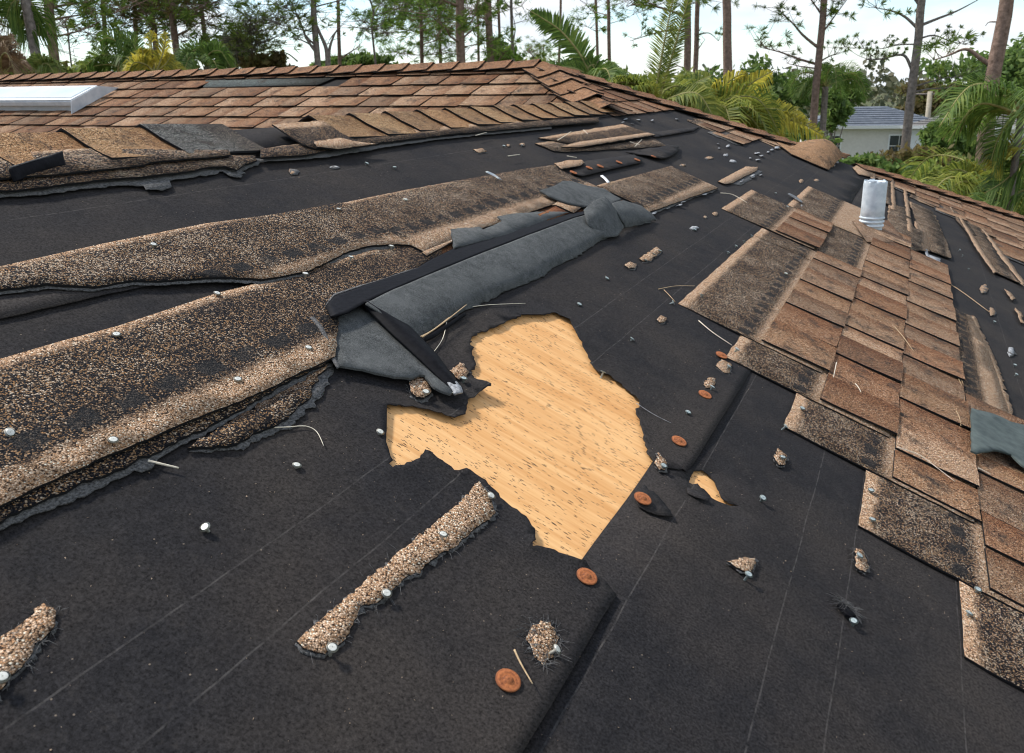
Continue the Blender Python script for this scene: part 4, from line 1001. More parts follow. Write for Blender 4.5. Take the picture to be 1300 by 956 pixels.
# rusty cap nails
mb = MB(); CR = .0128
lathe(mb, [(.0003, .0030), (.0035, .0030), (.0045, .0018), (.0062, .0008), (.0078, .0016), (.0092, .0010), (CR*.92, .0016), (CR, .0008), (CR*.98, -.0004), (.002, -.0006)], 28)
CM = bpy.data.meshes.new('rusty_cap'); CM.from_pydata(mb.v, [], mb.f); CM.polygons.foreach_set('use_smooth', [True]*len(CM.polygons)); CM.materials.append(M_RUST)
for x_, y_, h_, lb in [(745,732,.008,'rusty cap nail at the lower tip of the bare plywood'), (816,633,.011,'rusty cap nail pinning a torn scrap beside the plywood'), (862,560,.0085,'rusty cap nail on the lap edge above the small hole'), (895,501,.0085,'rusty cap nail on the lap edge between zinc nails'), (916,451,.008,'rusty cap nail half under the tab field corner'), (645,864,.0085,'rusty cap nail nearest the camera at the lower border')]:
    h_ += lift_at(x_, y_); a_, b_, _ = Q(x_, y_, h_); o = bpy.data.objects.new('rusty_cap_nail', CM); COL.objects.link(o)
    o.matrix_basis = FF @ Matrix.Translation((a_, b_, h_)) @ Matrix.Rotation(R(3), 4, 'X'); tag(o, lb, 'cap nail', 'rusty cap nails on the underlayment laps')
for (x_, y_), w_ in zip([(728,219),(748,213),(762,211),(786,206),(809,203),(830,199)], ('first', 'second', 'third', 'fourth', 'fifth', 'sixth')):
    a_, b_, _ = Q(x_, y_, .016); o = bpy.data.objects.new('rusty_cap_nail', CM); COL.objects.link(o)
    o.matrix_basis = FF @ Matrix.Translation((a_, b_, .016)); tag(o, w_+' rusty cap nail from the left along the far lifted lap', 'cap nail', 'rusty cap nails on the far lap')

# ------------------------------------------------------------------ granules washed off the shingles
def loose_granules():
    rnd = random.Random(77); mb = MB()
    spots = [(Q(x, y)[:2], sp, n) for x, y, sp, n in [(300,620,.18,240),(150,700,.15,160),(420,560,.10,160),(700,800,.10,90),(480,820,.10,110),(900,420,.2,120),(1000,700,.12,110),(1150,760,.08,110),(650,350,.10,90),(780,440,.14,110),(300,240,.25,160),(500,230,.25,120),(880,560,.12,90),(980,480,.08,90)]]
    for (a0, b0), sp, n in spots:
        for _ in range(n//2):
            a, b = rnd.gauss(a0, sp), rnd.gauss(b0, sp); h = .0048 + lift_ab(a, b); r = rnd.uniform(.0005, .0012)
            c = FF @ Vector((a, b, h)); v = [c + Vector((rnd.uniform(-1, 1), rnd.uniform(-1, 1), rnd.uniform(-.6, 1)))*r for _ in range(4)]
            k = len(mb.v); mb.v += [tuple(x) for x in v]; mb.f += [(k, k+1, k+2), (k, k+3, k+1), (k+1, k+3, k+2), (k+2, k+3, k)]
    o = world_mesh(mb, 'loose_granules', simple('loose_granule_mix', (.12, .08, .05), (.55, .42, .30), 900, .8, .2, 0)); tag(o, 'loose mineral granules scattered over the black underlayment', 'granules', kind='stuff')
def lift_ab(a, b):
    if a > LAP or b > 1.2: return 0.0
    return max(0.0, float(hA(np.array([[a, b]]))[0]) - .0040)
loose_granules()
# ------------------------------------------------------------------ needles, twigs
def needle(px, label, mat=M_STRAW, r=.0009, h=.008, name='pine_needle', hs=None):
    pts = [Vector(Q(x, y, h+lift_at(x, y))) for i, (x, y) in enumerate(px)]
    out = []
    for i in range(len(pts)-1):
        for t in (0, .25, .5, .75):
            p0, p1, p2, p3 = pts[max(i-1, 0)], pts[i], pts[i+1], pts[min(i+2, len(pts)-1)]
            out.append(FF @ (.5*((2*p1)+(p2-p0)*t+(2*p0-5*p1+4*p2-p3)*t*t+(3*p1-p0-3*p2+p3)*t**3)))
    out.append(FF @ pts[-1])
    mb = MB(); mb.tube(out, [r*(1-.5*i/len(out)) for i in range(len(out))], 5)
    o = world_mesh(mb, name, mat, None, out[0], True); tag(o, label, 'needle' if name == 'pine_needle' else 'twig', 'dry needles and twigs scattered on the roof')
needle([(338,543),(367,542),(388,541),(402,548),(411,566)], 'curved pale needle sticking out from the torn left strip')
needle([(588,391),(620,387),(667,385)], 'pale needle sticking out from under the curled shingle towards the right')
needle([(567,409),(562,430),(549,449)], 'thin needle hanging down between the curled shingle and the black bar')
needle([(536,428),(560,412),(592,387)], 'brown needle lying along the near lip of the curled shingle', M_NEEDLE, .0014, .02)
needle([(528,430),(548,420),(570,403)], 'second brown needle at the near lip of the curled shingle', M_NEEDLE, .0012, .02)
needle([(188,585),(205,589),(227,594)], 'short straw-coloured twig below the big left strip', M_STRAW, .0018, .010, 'twig')
needle([(808,512),(830,526),(852,537)], 'white hair-thin fiber right of the plywood', M_DEBRIS, .0006)
needle([(836,367),(858,363),(882,363)], 'needle lying across the chalk lines by the big bare strip', M_NEEDLE, .0010)
needle([(843,368),(849,374),(857,383)], 'short needle crossing another by the big bare strip', M_NEEDLE, .0010)
needle([(887,407),(905,422),(929,438)], 'thin pale twig below the near end of the big bare strip', M_STRAW, .0013)
needle([(653,825),(661,842),(676,868)], 'bent brown twig by the rounded frayed scrap', M_NEEDLE, .0012, .014, 'twig')
needle([(1190,353),(1215,366),(1256,396)], 'long tan twig on the bare underlayment at the right', M_NEEDLE, .0020, .010, 'twig')
needle([(1136,415),(1147,428),(1160,446)], 'orange needle on the tabs below the vent pipe', M_NEEDLE, .0012, .022)
needle([(1206,458),(1213,472),(1221,490)], 'orange needle beside the torn edge of the tabs', M_NEEDLE, .0012, .016)
needle([(1210,458),(1217,473),(1223,488)], 'second orange needle beside the torn edge of the tabs', M_NEEDLE, .0010, .016)
needle([(1062,460),(1060,470),(1058,479)], 'short pale needle on a tab in the middle column', M_STRAW, .0011, .022)
needle([(1086,487),(1090,492),(1093,498)], 'very short pale needle on the tabs', M_STRAW, .0011, .022)
needle([(1140,568),(1168,578),(1190,594),(1212,611)], 'long curved needle on the lower tabs', M_STRAW, .0011, .022)
needle([(1242,594),(1250,598),(1258,602)], 'short pale needle near the greenish shingle piece', M_STRAW, .0011, .022)
needle([(1214,522),(1218,530),(1220,541)], 'short orange needle left of the greenish shingle piece', M_NEEDLE, .0011, .020)
for i_, px in enumerate([[(708,178),(716,173),(725,167)], [(741,165),(746,170)], [(800,180),(812,184)], [(806,186),(812,180),(815,177)], [(604,172),(618,168)], [(645,198),(660,196)], [(915,245),(930,247),(948,257)], [(720,198),(732,200)]]):
    needle(px, ['pale needle slanting on the dark strip below the ridge end','short needle upright on the dark strip below the ridge end','short needle on the mixed strip below the ridge end','crossed needle on the mixed strip below the ridge end','needle poking out under the last ridge caps','needle on bare underlayment above the upper strip','curved twig beyond the lone strip','needle left of the far lifted lap'][i_], M_STRAW, .0016, .02)
mt = fempty('metal_sliver', 625, 224); tag(mt, 'thin grey metal sliver lying on the edge of the upper strip', 'metal scrap')
loft('blade', [([(616,218),(624,222),(635,228)], .022), ([(619,217),(628,221),(637,228)], .026)], simple('zinc_sheet', (.25, .28, .30), (.42, .46, .48), 60, .4, .5, 0, .001, .5), mt, 10, 2, .0015, 0)
mt = fempty('metal_sliver', 765, 227); tag(mt, 'white metal sliver beside the lifted far lap', 'metal scrap')
loft('blade', [([(762,223),(767,227),(771,232)], .014), ([(765,222),(770,226),(774,231)], .016)], M_TRIM, mt, 10, 2, .0015, 0)
mt = fempty('metal_sliver', 1009, 254); tag(mt, 'dark metal sliver beside the faded greenish strip', 'metal scrap')
loft('blade', [([(1000,246),(1010,252),(1018,257)], .016), ([(1002,245),(1012,250),(1019,256)], .018)], simple('dark_steel', (.05, .055, .06), (.12, .12, .12), 60, .4, .5, 0, .001, .5), mt, 10, 2, .0015, 0)

# ------------------------------------------------------------------ vegetation and neighbours behind the house
def leaf_mat(name, c1, c2, c3=None, trans=.5, scale=2.2):
    s = NT(name); g = s.n('ShaderNodeNewGeometry'); oc = s.coord('Object')
    n = s.noise(oc, scale, 4, .65); n2 = s.noise(oc, scale*9, 2, .6)
    f = s.math('MULTIPLY_ADD', s.math('SUBTRACT', g.outputs['Random Per Island'], .5), .5, s.math('MULTIPLY_ADD', s.math('SUBTRACT', n2, .5), .3, n))
    col = s.ramp(f, [(.25, c1), (.55, c2), (.85, c3 or c2)])
    m = s.done(col, .6, .3)
    tr = s.n('ShaderNodeBsdfTranslucent'); s.l(col, tr.inputs[0]); mx = s.n('ShaderNodeMixShader'); mx.inputs[0].default_value = trans
    out = s.t.nodes['Material Output']; s.l(s.b.outputs[0], mx.inputs[1]); s.l(tr.outputs[0], mx.inputs[2]); s.l(mx.outputs[0], out.inputs[0]); return m
L_PINE = leaf_mat('pine_needles', (0.07, 0.121, 0.025), (0.156, 0.239, 0.042), (0.291, 0.354, 0.066))
L_PINEB = leaf_mat('pine_needles_bright', (0.094, 0.166, 0.031), (0.187, 0.312, 0.052), (0.312, 0.416, 0.073))
L_BROWN = leaf_mat('browned_foliage', (0.096, 0.072, 0.029), (0.176, 0.136, 0.048), (0.136, 0.16, 0.048))
L_PALM = leaf_mat('palm_green', (0.064, 0.12, 0.024), (0.136, 0.224, 0.045), (0.24, 0.304, 0.064))
L_PALMY = leaf_mat('palm_yellow', (0.208, 0.224, 0.04), (0.48, 0.4, 0.056), (0.6, 0.544, 0.08))
L_PALMG = leaf_mat('palm_yellow_green', (.10, .15, .03), (.24, .28, .05), (.40, .40, .08))
L_DEAD = leaf_mat('dead_frond', (.14, .085, .045), (.26, .17, .09), (.36, .26, .16), .2)
L_SHRUB = leaf_mat('shrub_green', (0.066, 0.114, 0.029), (0.135, 0.218, 0.052), (0.25, 0.322, 0.083))
L_SHRUBL = leaf_mat('shrub_light', (0.125, 0.177, 0.042), (0.25, 0.312, 0.073), (0.395, 0.395, 0.125))
L_FAR = leaf_mat('far_wood', (.050, .062, .030), (.085, .095, .045), (.12, .105, .06), .2, .3)
B_PINE = simple('pine_bark', (.12, .08, .062), (.30, .205, .16), 14, .9, .2, 1.0, .02, 0, 6)
B_GREY = simple('grey_bark', (.10, .085, .074), (.26, .22, .19), 14, .9, .2, 1.0, .02, 0, 6)
B_PALM = simple('palm_stem', (.17, .16, .05), (.33, .30, .12), 12, .7, .3, 0)
def at(px, py, D):
    d = ray(px, py); return CAM + d*(D/math.hypot(d.x, d.y))
def gz(x, y): return GROUND
def spline(pts, m=6):
    P = [Vector(p) for p in pts]; out = []
    for i in range(len(P)-1):
        p0, p1, p2, p3 = P[max(i-1, 0)], P[i], P[i+1], P[min(i+2, len(P)-1)]
        for k in range(m):
            t = k/m; out.append(.5*((2*p1)+(p2-p0)*t+(2*p0-5*p1+4*p2-p3)*t*t+(3*p1-p0-3*p2+p3)*t**3))
    out.append(P[-1]); return out
def tuft(mb, c, r, n, rnd, d=None, wid=.011):
    for _ in range(n):
        v = Vector((rnd.gauss(0, 1), rnd.gauss(0, 1), rnd.gauss(.25, 1)))
        if d is not None: v += d*1.1
        v.normalize(); L = r*rnd.uniform(.6, 1.15); s = v.cross(Vector((rnd.random(), rnd.random(), rnd.random()))).normalized()*wid
        c0 = c + v*(L*.08); mb.quad(tuple(c0-s*.5), tuple(c0+s*.5), tuple(c0+v*L*.6+s*.7), tuple(c0+v*L+Vector((0, 0, -L*.12))))
def limb_tufts(wood, leaf, pts, r0, rnd, ntuft, tr, nn, spread=.35, start=.35, side=True, wid=.011):
    sp = spline(pts, 5); m = len(sp); wood.tube(sp, [max(r0*(1-.85*i/m), .006) for i in range(m)], 5, False)
    for k in range(ntuft):
        i = min(m-1, int((start+(1-start)*rnd.random()**.7)*m)); p = sp[i]
        o = Vector((rnd.gauss(0, spread), rnd.gauss(0, spread), rnd.gauss(.12, spread*.6)))*(.5 + i/m)
        q = p+o; d = o.normalized() if o.length > .01 else Vector((0, 0, 1))
        if side and o.length > .12: wood.tube([p, p+o*.55+Vector((0, 0, -.02)), q], [.009, .007, .004], 3, False)
        tuft(leaf, q, tr*rnd.uniform(.75, 1.2), nn, rnd, d, wid)
def pine(label, line, D, wpx, seed, group=None, leafm=None, bark=None, nl=10, ylo=60, yhi=-260, ll=(1.0, 2.2), ntuft=9, tr=.24, nn=34, limbs=(), name='pine_tree', side=None, top=4.5, spread=.35, rise=.35, nomore=False, wid=.011):
    rnd = random.Random(seed); P = [at(x, y, D) for x, y in line]                # top to bottom
    base = P[-1].copy(); d = (P[-1]-P[-2]) if len(P) > 1 else Vector((0, 0, -1)); d = d/abs(d.z) if abs(d.z) > 1e-6 else Vector((0, 0, -1))
    g = base + d*(base.z-GROUND+.1)
    u = (P[0]-P[1]).normalized()
    tp = P[0] + u*top
    chain = [g] + P[::-1] + [P[0]+u*top*.5+Vector((rnd.uniform(-.2, .2), rnd.uniform(-.2, .2), 0)), tp]
    e = empty(name, (g.x, g.y, GROUND)); tag(e, label, 'tree', group)
    r = wpx/FPX*D/2
    sp = spline(chain, 5); zt, zb = tp.z, g.z
    mb = MB(); mb.tube(sp, [r*(1.12-.75*max(0, (p.z-zb)/(zt-zb)-.35)) for p in sp], 9); world_mesh(mb, 'trunk', bark or B_PINE, e, e.location, True)
    leaf = MB()
    def trunk_at(z):
        best = min(sp, key=lambda p: abs(p.z-z)); return best
    for spec in limbs:
        pts = [at(x, y, D + (q[0] if q else 0)) for x, y, *q in spec[0]]
        wood = MB(); limb_tufts(wood, leaf, pts, spec[1]/FPX*D/2, rnd, spec[2], spec[3] if len(spec) > 3 else tr, nn, spread=spec[4] if len(spec) > 4 else .16, start=spec[5] if len(spec) > 5 else .35, wid=wid); world_mesh(wood, 'limb', bark or B_PINE, e, e.location, True)
    zlo = at(line[0][0], ylo, D).z; zhi = at(line[0][0], yhi, D).z
    for k in range(nl):
        z = zlo+(min(zhi, tp.z-.1)-zlo)*((k+rnd.random())/nl); p = trunk_at(z); az_ = rnd.uniform(0, 6.28) if side is None else side+rnd.gauss(0, .6)
        L = rnd.uniform(*ll); dv_ = Vector((math.cos(az_), math.sin(az_), 0))
        pts = [p, p+dv_*L*.35+Vector((0, 0, L*rise*.25)), p+dv_*L*.7+Vector((rnd.uniform(-.15, .15)*L, rnd.uniform(-.15, .15)*L, L*rise*.55)), p+dv_*L+Vector((0, 0, L*rise*rnd.uniform(.6, 1.2)))]
        wood = MB(); limb_tufts(wood, leaf, pts, r*rnd.uniform(.2, .34), rnd, int(ntuft*1.7), tr, nn, spread, wid=wid); world_mesh(wood, 'limb', bark or B_PINE, e, e.location, True)
    if leaf.v: world_mesh(leaf, 'crown', leafm or L_PINE, e, e.location)
    return e
G_P = 'pines standing beyond the roof'
# right-hand pines
pine('bare-trunked pine just left of the grey-roofed house, limbs reaching left', [(1046,0),(1041,60),(1036,110),(1033,150)], 24, 8, 1, G_P, nl=4, ylo=-60, yhi=-200, limbs=[
 ([(1041,62),(1020,45),(1005,28),(985,10)], 4, 16, .17, .22), ([(1039,82),(1015,75),(990,66),(965,60)], 3.5, 16, .18, .25), ([(1039,80),(1052,72),(1068,66)], 2.5, 7, .14, .15), ([(1042,45),(1060,20),(1075,0)], 2.5, 9, .16, .2), ([(1044,20),(1030,0),(1018,-15)], 2.5, 9, .18, .25), ([(1038,87),(1015,84),(998,80)], 2, 4, .14, .12), ([(1042,52),(1046,30),(1046,10)], 2, 12, .17, .2)])
pine('tall pine with crooked side limbs in front of the grey-roofed house', [(1171,-5),(1166,50),(1158,110),(1149,190)], 22, 9, 2, G_P, bark=B_GREY, nl=3, ylo=-60, yhi=-200, limbs=[
 ([(1167,38),(1150,22),(1133,14),(1112,10)], 4, 12, .14, .16), ([(1165,34),(1190,24),(1215,14),(1245,-2)], 4, 3, .10, .1), ([(1159,92),(1150,72),(1138,70),(1120,75),(1100,76)], 4, 26, .09, .16, .3), ([(1164,56),(1140,57),(1115,62),(1072,60)], 2, 24, .09, .14, .3), ([(1166,50),(1185,45),(1205,52),(1222,56)], 2.5, 18, .09, .12, .3), ([(1160,110),(1178,105),(1200,99),(1222,98)], 2.5, 12, .13, .14), ([(1158,118),(1180,113),(1200,112)], 3, 4, .1, .12), ([(1170,10),(1155,-10),(1140,-25)], 4, 12, .18, .3)])
pine('thick reddish pine trunk at the right with a drooping left limb', [(1279,-5),(1272,40),(1262,90),(1256,130),(1252,170)], 19, 15, 3, G_P, nl=0, limbs=[
 ([(1262,84),(1245,74),(1232,64),(1221,63),(1205,70),(1186,76)], 6, 9, .20, .14, .75), ([(1268,28),(1256,28),(1251,33)], 2, 0), ([(1279,-10),(1300,-40),(1330,-60)], 7, 20, .25, .4)])
# middle pines
pine('straight pine trunk with no low limbs between palm fronds', [(922,-5),(923,50),(924,100)], 23, 10.5, 4, G_P, nl=5, ylo=6, yhi=-160, ll=(1.2, 2.2), ntuft=8)
pine('brown pine trunk, left one of the close pair', [(873,-5),(873,50),(872,105)], 25, 8.5, 5, G_P, nl=8, ylo=25, yhi=-160, ll=(1.4, 2.6), ntuft=10, limbs=[([(872,40),(850,38),(825,44),(800,52)], 3, 14, .17, .22), ([(872,22),(840,10),(812,6),(795,8)], 3.5, 16, .2, .25), ([(873,88),(862,84),(852,80)], 2, 0)])
pine('thinner pine trunk, right one of the close pair', [(886,-5),(884,60),(882,105)], 27, 6, 6, G_P, nl=4, ylo=15, yhi=-160, limbs=[([(885,45),(900,42),(912,52)], 2, 5, .13, .1), ([(884,66),(895,50)], 1.6, 3, .12, .1)])
pine('slender pine left of the upright palm fronds', [(772,-5),(773,50),(774,100)], 30, 4.5, 7, G_P, leafm=L_PINEB, nl=12, ylo=40, yhi=-160, ll=(.9, 1.7), ntuft=9, tr=.2)
pine('slender pine half hidden by the arched palm frond', [(756,-5),(758,50),(759,90)], 34, 3.5, 8, G_P, nl=6, ylo=40, yhi=-160, ll=(.6, 1.2), ntuft=6)
pine('thin pole-like pine behind the high ridge end', [(712,-5),(711,40),(709,95)], 34, 3.2, 9, G_P, nl=5, ylo=50, yhi=-160, ll=(.6, 1.1), ntuft=6, tr=.17)
pine('broken snag with bare twisted branches', [(649,0),(650,40),(652,90)], 27, 4.5, 10, G_P, bark=B_GREY, nl=3, ylo=45, yhi=-40, ll=(.5, .9), ntuft=1, limbs=[([(652,50),(654,35),(650,15)], 2, 0), ([(651,55),(645,50),(640,46)], 2, 0), ([(648,10),(641,2),(636,-10)], 2, 0)], top=1.5)
pine('thin pine between the two thick trunks and the snag', [(632,-5),(634,40),(635,90)], 29, 3.5, 11, G_P, nl=6, ylo=60, yhi=-160, ll=(.6, 1.3), ntuft=6)
pine('second thick pine trunk above the high ridge', [(619,-5),(621,40),(624,95)], 25, 9, 12, G_P, nl=6, ylo=40, yhi=-160, ll=(1., 2.), ntuft=9, leafm=L_PINEB, limbs=[([(626,88),(636,72),(642,66)], 2, 24, .22, .3)])
pine('thickest pine trunk above the middle of the high ridge', [(584,-5),(584,40),(586,95)], 23, 11, 13, G_P, nl=9, ylo=60, yhi=-160, ll=(1.1, 2.2), ntuft=10, limbs=[([(586,44),(600,25),(606,5)], 3.5, 12, .18, .25), ([(586,50),(602,36),(618,24)], 2.5, 8, .16, .2), ([(585,60),(610,56),(620,54)], 1.5, 8, .14, .2)])
pine('slim dark stem behind the thickest pine', [(606,-5),(607,40),(608,95)], 31, 3.2, 14, G_P, nl=5, ylo=60, yhi=-160, ll=(.6, 1.1), ntuft=5)
pine('bright bushy young pine left of the thickest trunk', [(534,-20),(535,40),(536,95)], 27, 4.5, 15, G_P, leafm=L_PINEB, nl=38, ylo=80, yhi=-200, ll=(.9, 1.7), ntuft=12, tr=.22, rise=.15, spread=.3)
pine('bushy pine with green crown filling the gap beside the bright one', [(556,-20),(558,40),(560,95)], 30, 4, 16, G_P, leafm=L_PINEB, nl=30, ylo=55, yhi=-200, ll=(.8, 1.5), ntuft=10, tr=.22)
pine('small crooked leafy tree right of the oak', [(472,30),(474,55),(478,92)], 24, 3.5, 17, G_P, leafm=L_PINEB, bark=B_GREY, nl=9, ylo=55, yhi=0, ll=(.5, 1.1), ntuft=8, tr=.16, top=.6)
pine('straight thin brown trunk through the oak limbs', [(429,-5),(430,40),(432,95)], 25, 4.5, 18, G_P, nl=5, ylo=10, yhi=-160, limbs=[([(432,75),(445,66),(458,58)], 2.5, 6, .15, .2), ([(430,36),(420,48),(414,60)], 2, 0)])
# spreading oak
pine('spreading dark oak with several crossing trunks', [(398,-5),(400,40),(405,95)], 22, 7.5, 19, None, leafm=L_PINE, bark=B_GREY, name='oak_tree', nl=8, ylo=20, yhi=-140, ll=(1.2, 2.2), ntuft=16, tr=.15, nn=18, spread=.3, limbs=[
 ([(416,88),(414,62),(405,40),(398,20),(396,0)], 6, 10, .16, .3, .7), ([(418,90),(418,64),(424,45),(430,35)], 5, 4, .15, .2), ([(404,70),(390,50),(380,25),(368,0)], 4, 30, .16, .32), ([(398,55),(388,45),(375,18),(350,5)], 3, 36, .17, .35), ([(400,60),(385,52),(372,48)], 2.5, 3, .12, .15), ([(396,40),(375,36),(350,30)], 2, 26, .15, .22)])
pine('low round leafy tree with a slanting limb left of the oak', [(318,40),(320,60),(322,95)], 24, 4, 20, None, leafm=L_SHRUBL, bark=B_GREY, name='small_tree', nl=14, ylo=72, yhi=25, ll=(.4, .9), ntuft=14, tr=.14, nn=18, top=.3, limbs=[([(378,78),(365,68),(350,65),(338,58)], 2, 0)])
pine('slim pine leaning over the skylight side', [(253,-5),(258,30),(263,80)], 24, 5, 21, G_P, nl=8, ylo=35, yhi=-160, ll=(.8, 1.6), ntuft=8, limbs=[([(256,12),(266,6),(280,0)], 2.5, 6, .15, .15), ([(258,18),(245,22),(226,32)], 2.2, 4, .14, .15)])
pine('dark trunk with needles rising from the yellow palm', [(217,-5),(221,40),(228,95)], 23, 8, 22, G_P, nl=18, ylo=45, yhi=-160, ll=(1, 2), ntuft=10)
pine('forked dark pine left of the yellow palm', [(190,-5),(196,40),(200,95)], 24, 6, 23, G_P, nl=22, ylo=60, yhi=-160, ll=(1, 1.9), ntuft=11, leafm=L_BROWN, limbs=[([(196,30),(180,12),(170,-5)], 3, 8, .18, .25)])
pine('dark dense pine crown between the left trunks', [(130,-20),(133,40),(135,95)], 25, 5, 24, G_P, nl=28, ylo=66, yhi=-200, ll=(.7, 1.6), ntuft=11, tr=.2)
pine('brown pine trunk leaning right near the left corner', [(61,-5),(65,40),(71,95)], 20, 10.5, 25, G_P, nl=18, ylo=62, yhi=-160, ll=(.8, 1.7), ntuft=9)
pine('bare leafless sapling right of the leaning trunk', [(86,40),(88,60),(92,95)], 22, 2.5, 26, None, bark=B_GREY, name='sapling', nl=8, ylo=75, yhi=40, ll=(.3, .7), ntuft=1, tr=.1, top=.3)
pine('dense pine crown above the left corner palms', [(170,-30),(172,30),(173,95)], 27, 5, 27, G_P, nl=20, ylo=50, yhi=-200, ll=(.8, 1.7), ntuft=10, leafm=L_PINE)
pine('far small pine beyond the ridge end', [(676,70),(677,80),(678,95)], 45, 2, 28, G_P, nl=6, ylo=85, yhi=66, ll=(.4, .8), ntuft=5, top=.4)
pine('far small pine left of the arched frond', [(690,66),(690,80),(690,95)], 48, 2, 29, G_P, nl=6, ylo=80, yhi=60, ll=(.3, .6), ntuft=4, top=.4)

# palms
def frond(pts, ll, n, mat, parent, seed, droop=.5, r0=.02, wid=.03, taper=True, vee=.35, stem=None, tw=0.0):
    """a feather leaf: midrib through pts (world), leaflets both sides"""
    rnd = random.Random(seed); sp = spline(pts, 8); m = len(sp); mb = MB(); L = [0]
    for i in range(1, m): L.append(L[-1]+(sp[i]-sp[i-1]).length)
    for k in range(n):
        t = .12+.88*(k+.5)/n; s_ = L[-1]*t; i = max(j for j in range(m) if L[j] <= s_+1e-9); i = min(i, m-2)
        f = (s_-L[i])/max(L[i+1]-L[i], 1e-9); p = sp[i].lerp(sp[i+1], f); d = (sp[i+1]-sp[i]).normalized()
        x = d.cross(Vector((0, 0, 1)));
        if x.length < .05: x = Vector((1, 0, 0))
        x.normalize(); x = Matrix.Rotation(tw, 3, d) @ x; up = x.cross(d)
        le = ll*(math.sin(math.pi*min(1, .18+t*.86))**.6 if taper else 1)*rnd.uniform(.85, 1.1)
        for sgn in (-1, 1):
            v = (x*sgn + d*rnd.uniform(.5, .9) + up*(vee+rnd.uniform(-.2, .2))).normalized()
            p1 = p + v*le*.5; p2 = p + v*le + Vector((0, 0, -droop*le*rnd.uniform(.5, 1.2)))
            w_ = v.cross(up).normalized()*wid*.5
            if w_.length < 1e-6: w_ = d*wid*.5
            a_ = tuple(p-w_*.6); b_ = tuple(p+w_*.6); n0 = len(mb.v)
            mb.v += [a_, b_, tuple(p1+w_), tuple(p1-w_), tuple(p2)]; mb.f += [(n0, n0+1, n0+2, n0+3), (n0+3, n0+2, n0+4)]
    o = world_mesh(mb, 'frond', mat, parent, parent.location)
    st = MB(); st.tube(sp, [r0*(1-.8*i/m) for i in range(m)], 5); s2 = world_mesh(st, 'midrib', stem or B_PALM, o, parent.location, True)
    return o
def palm(label, px, D, fronds, seed, top_y, leafm=L_PALM, ll=.55, wpx=8, n=56, droop=.5, auto=0, autolen=2.0, group=None, trunkmat=None, wid=.02):
    c = at(px, top_y, D); e = empty('palm_tree', (c.x, c.y, GROUND)); tag(e, label, 'palm', group)
    r = wpx/FPX*D/2; mb = MB(); rnd = random.Random(seed)
    mb.tube([(c.x, c.y, GROUND-.1), (c.x+.05, c.y, (GROUND+c.z)/2), (c.x, c.y, c.z)], [r*1.1, r, r*.9], 10); world_mesh(mb, 'trunk', trunkmat or B_GREY, e, e.location, True)
    for i, fr in enumerate(fronds):
        pts = [at(q[0], q[1], D+(q[2] if len(q) > 2 else 0)) for q in fr['p']]
        frond(pts, fr.get('l', ll), fr.get('n', n), fr.get('m', leafm), e, seed*31+i, fr.get('d', droop), wid=fr.get('w', wid), vee=fr.get('v', .3), tw=fr.get('t', rnd.choice((-1, 1))*rnd.uniform(.5, 1.2)))
    for i in range(auto):
        az_ = rnd.uniform(0, 6.28); el = rnd.uniform(.1, 1.1); Lf = autolen*rnd.uniform(.75, 1.15); h = Vector((math.cos(az_), math.sin(az_), 0))
        p = [c, c+h*Lf*.3*math.cos(el)+Vector((0, 0, Lf*.38*math.sin(el))), c+h*Lf*.65+Vector((0, 0, Lf*.45*math.sin(el))), c+h*Lf*.95+Vector((0, 0, Lf*(.5*math.sin(el)-.45)))]
        frond(p, ll, n, leafm, e, seed*77+i, droop, wid=wid, tw=rnd.uniform(-1, 1))
    return e
palm('palm with one big dark frond arching left over the ridge end', 752, 11.5, [
 {'p': [(752,112),(742,78),(715,42),(690,24),(668,11)], 'l': .30, 'n': 64, 'd': .2, 'w': .03, 't': 1.25}, {'p': [(752,118),(745,95),(752,82),(768,92),(782,120)], 'l': .30, 'n': 46, 'd': .6}, {'p': [(752,115),(756,90),(742,72)], 'l': .3, 'n': 30}, {'p': [(756,116),(772,92),(780,78)], 'l': .3, 'n': 30}], 41, 118, auto=5, autolen=.9, ll=.3)
palm('palm with two tall upright fronds behind the roof edge', 832, 11, [
 {'p': [(834,132),(846,95),(858,55),(868,20),(880,-20)], 'l': .19, 'n': 80, 'd': .1, 'm': L_PALMG, 'w': .016, 't': 1.3}, {'p': [(828,134),(836,95),(842,60),(850,20),(858,-20)], 'l': .24, 'n': 60, 'd': .1, 'w': .016, 't': 1.2}, {'p': [(826,136),(812,118),(805,100)], 'l': .25, 'n': 30}], 42, 140, auto=10, autolen=.9, ll=.32, leafm=L_PALMG)
palm('palm with yellowing fronds drooping to the right behind the hip', 890, 12, [
 {'p': [(880,160),(905,125),(930,100),(952,92)], 'l': .38, 'm': L_PALMY, 'd': .7}, {'p': [(880,165),(915,132),(950,108),(985,88)], 'l': .40, 'm': L_PALMY, 'd': .8}, {'p': [(890,165),(920,148),(960,138),(1000,142),(1030,158)], 'l': .36, 'm': L_PALMY, 'd': .8}, {'p': [(910,165),(945,153),(985,150),(1020,158),(1052,177)], 'l': .30, 'm': L_PALMY, 'd': .8, 'n': 60}, {'p': [(905,178),(935,168),(965,168),(1000,178)], 'l': .32, 'm': L_PALMY, 'd': .9, 'n': 55}, {'p': [(875,160),(868,130),(880,108),(905,95)], 'l': .4}, {'p': [(880,160),(862,140),(848,128)], 'l': .4}], 43, 165, auto=26, autolen=1.25, ll=.42, leafm=L_PALMG)
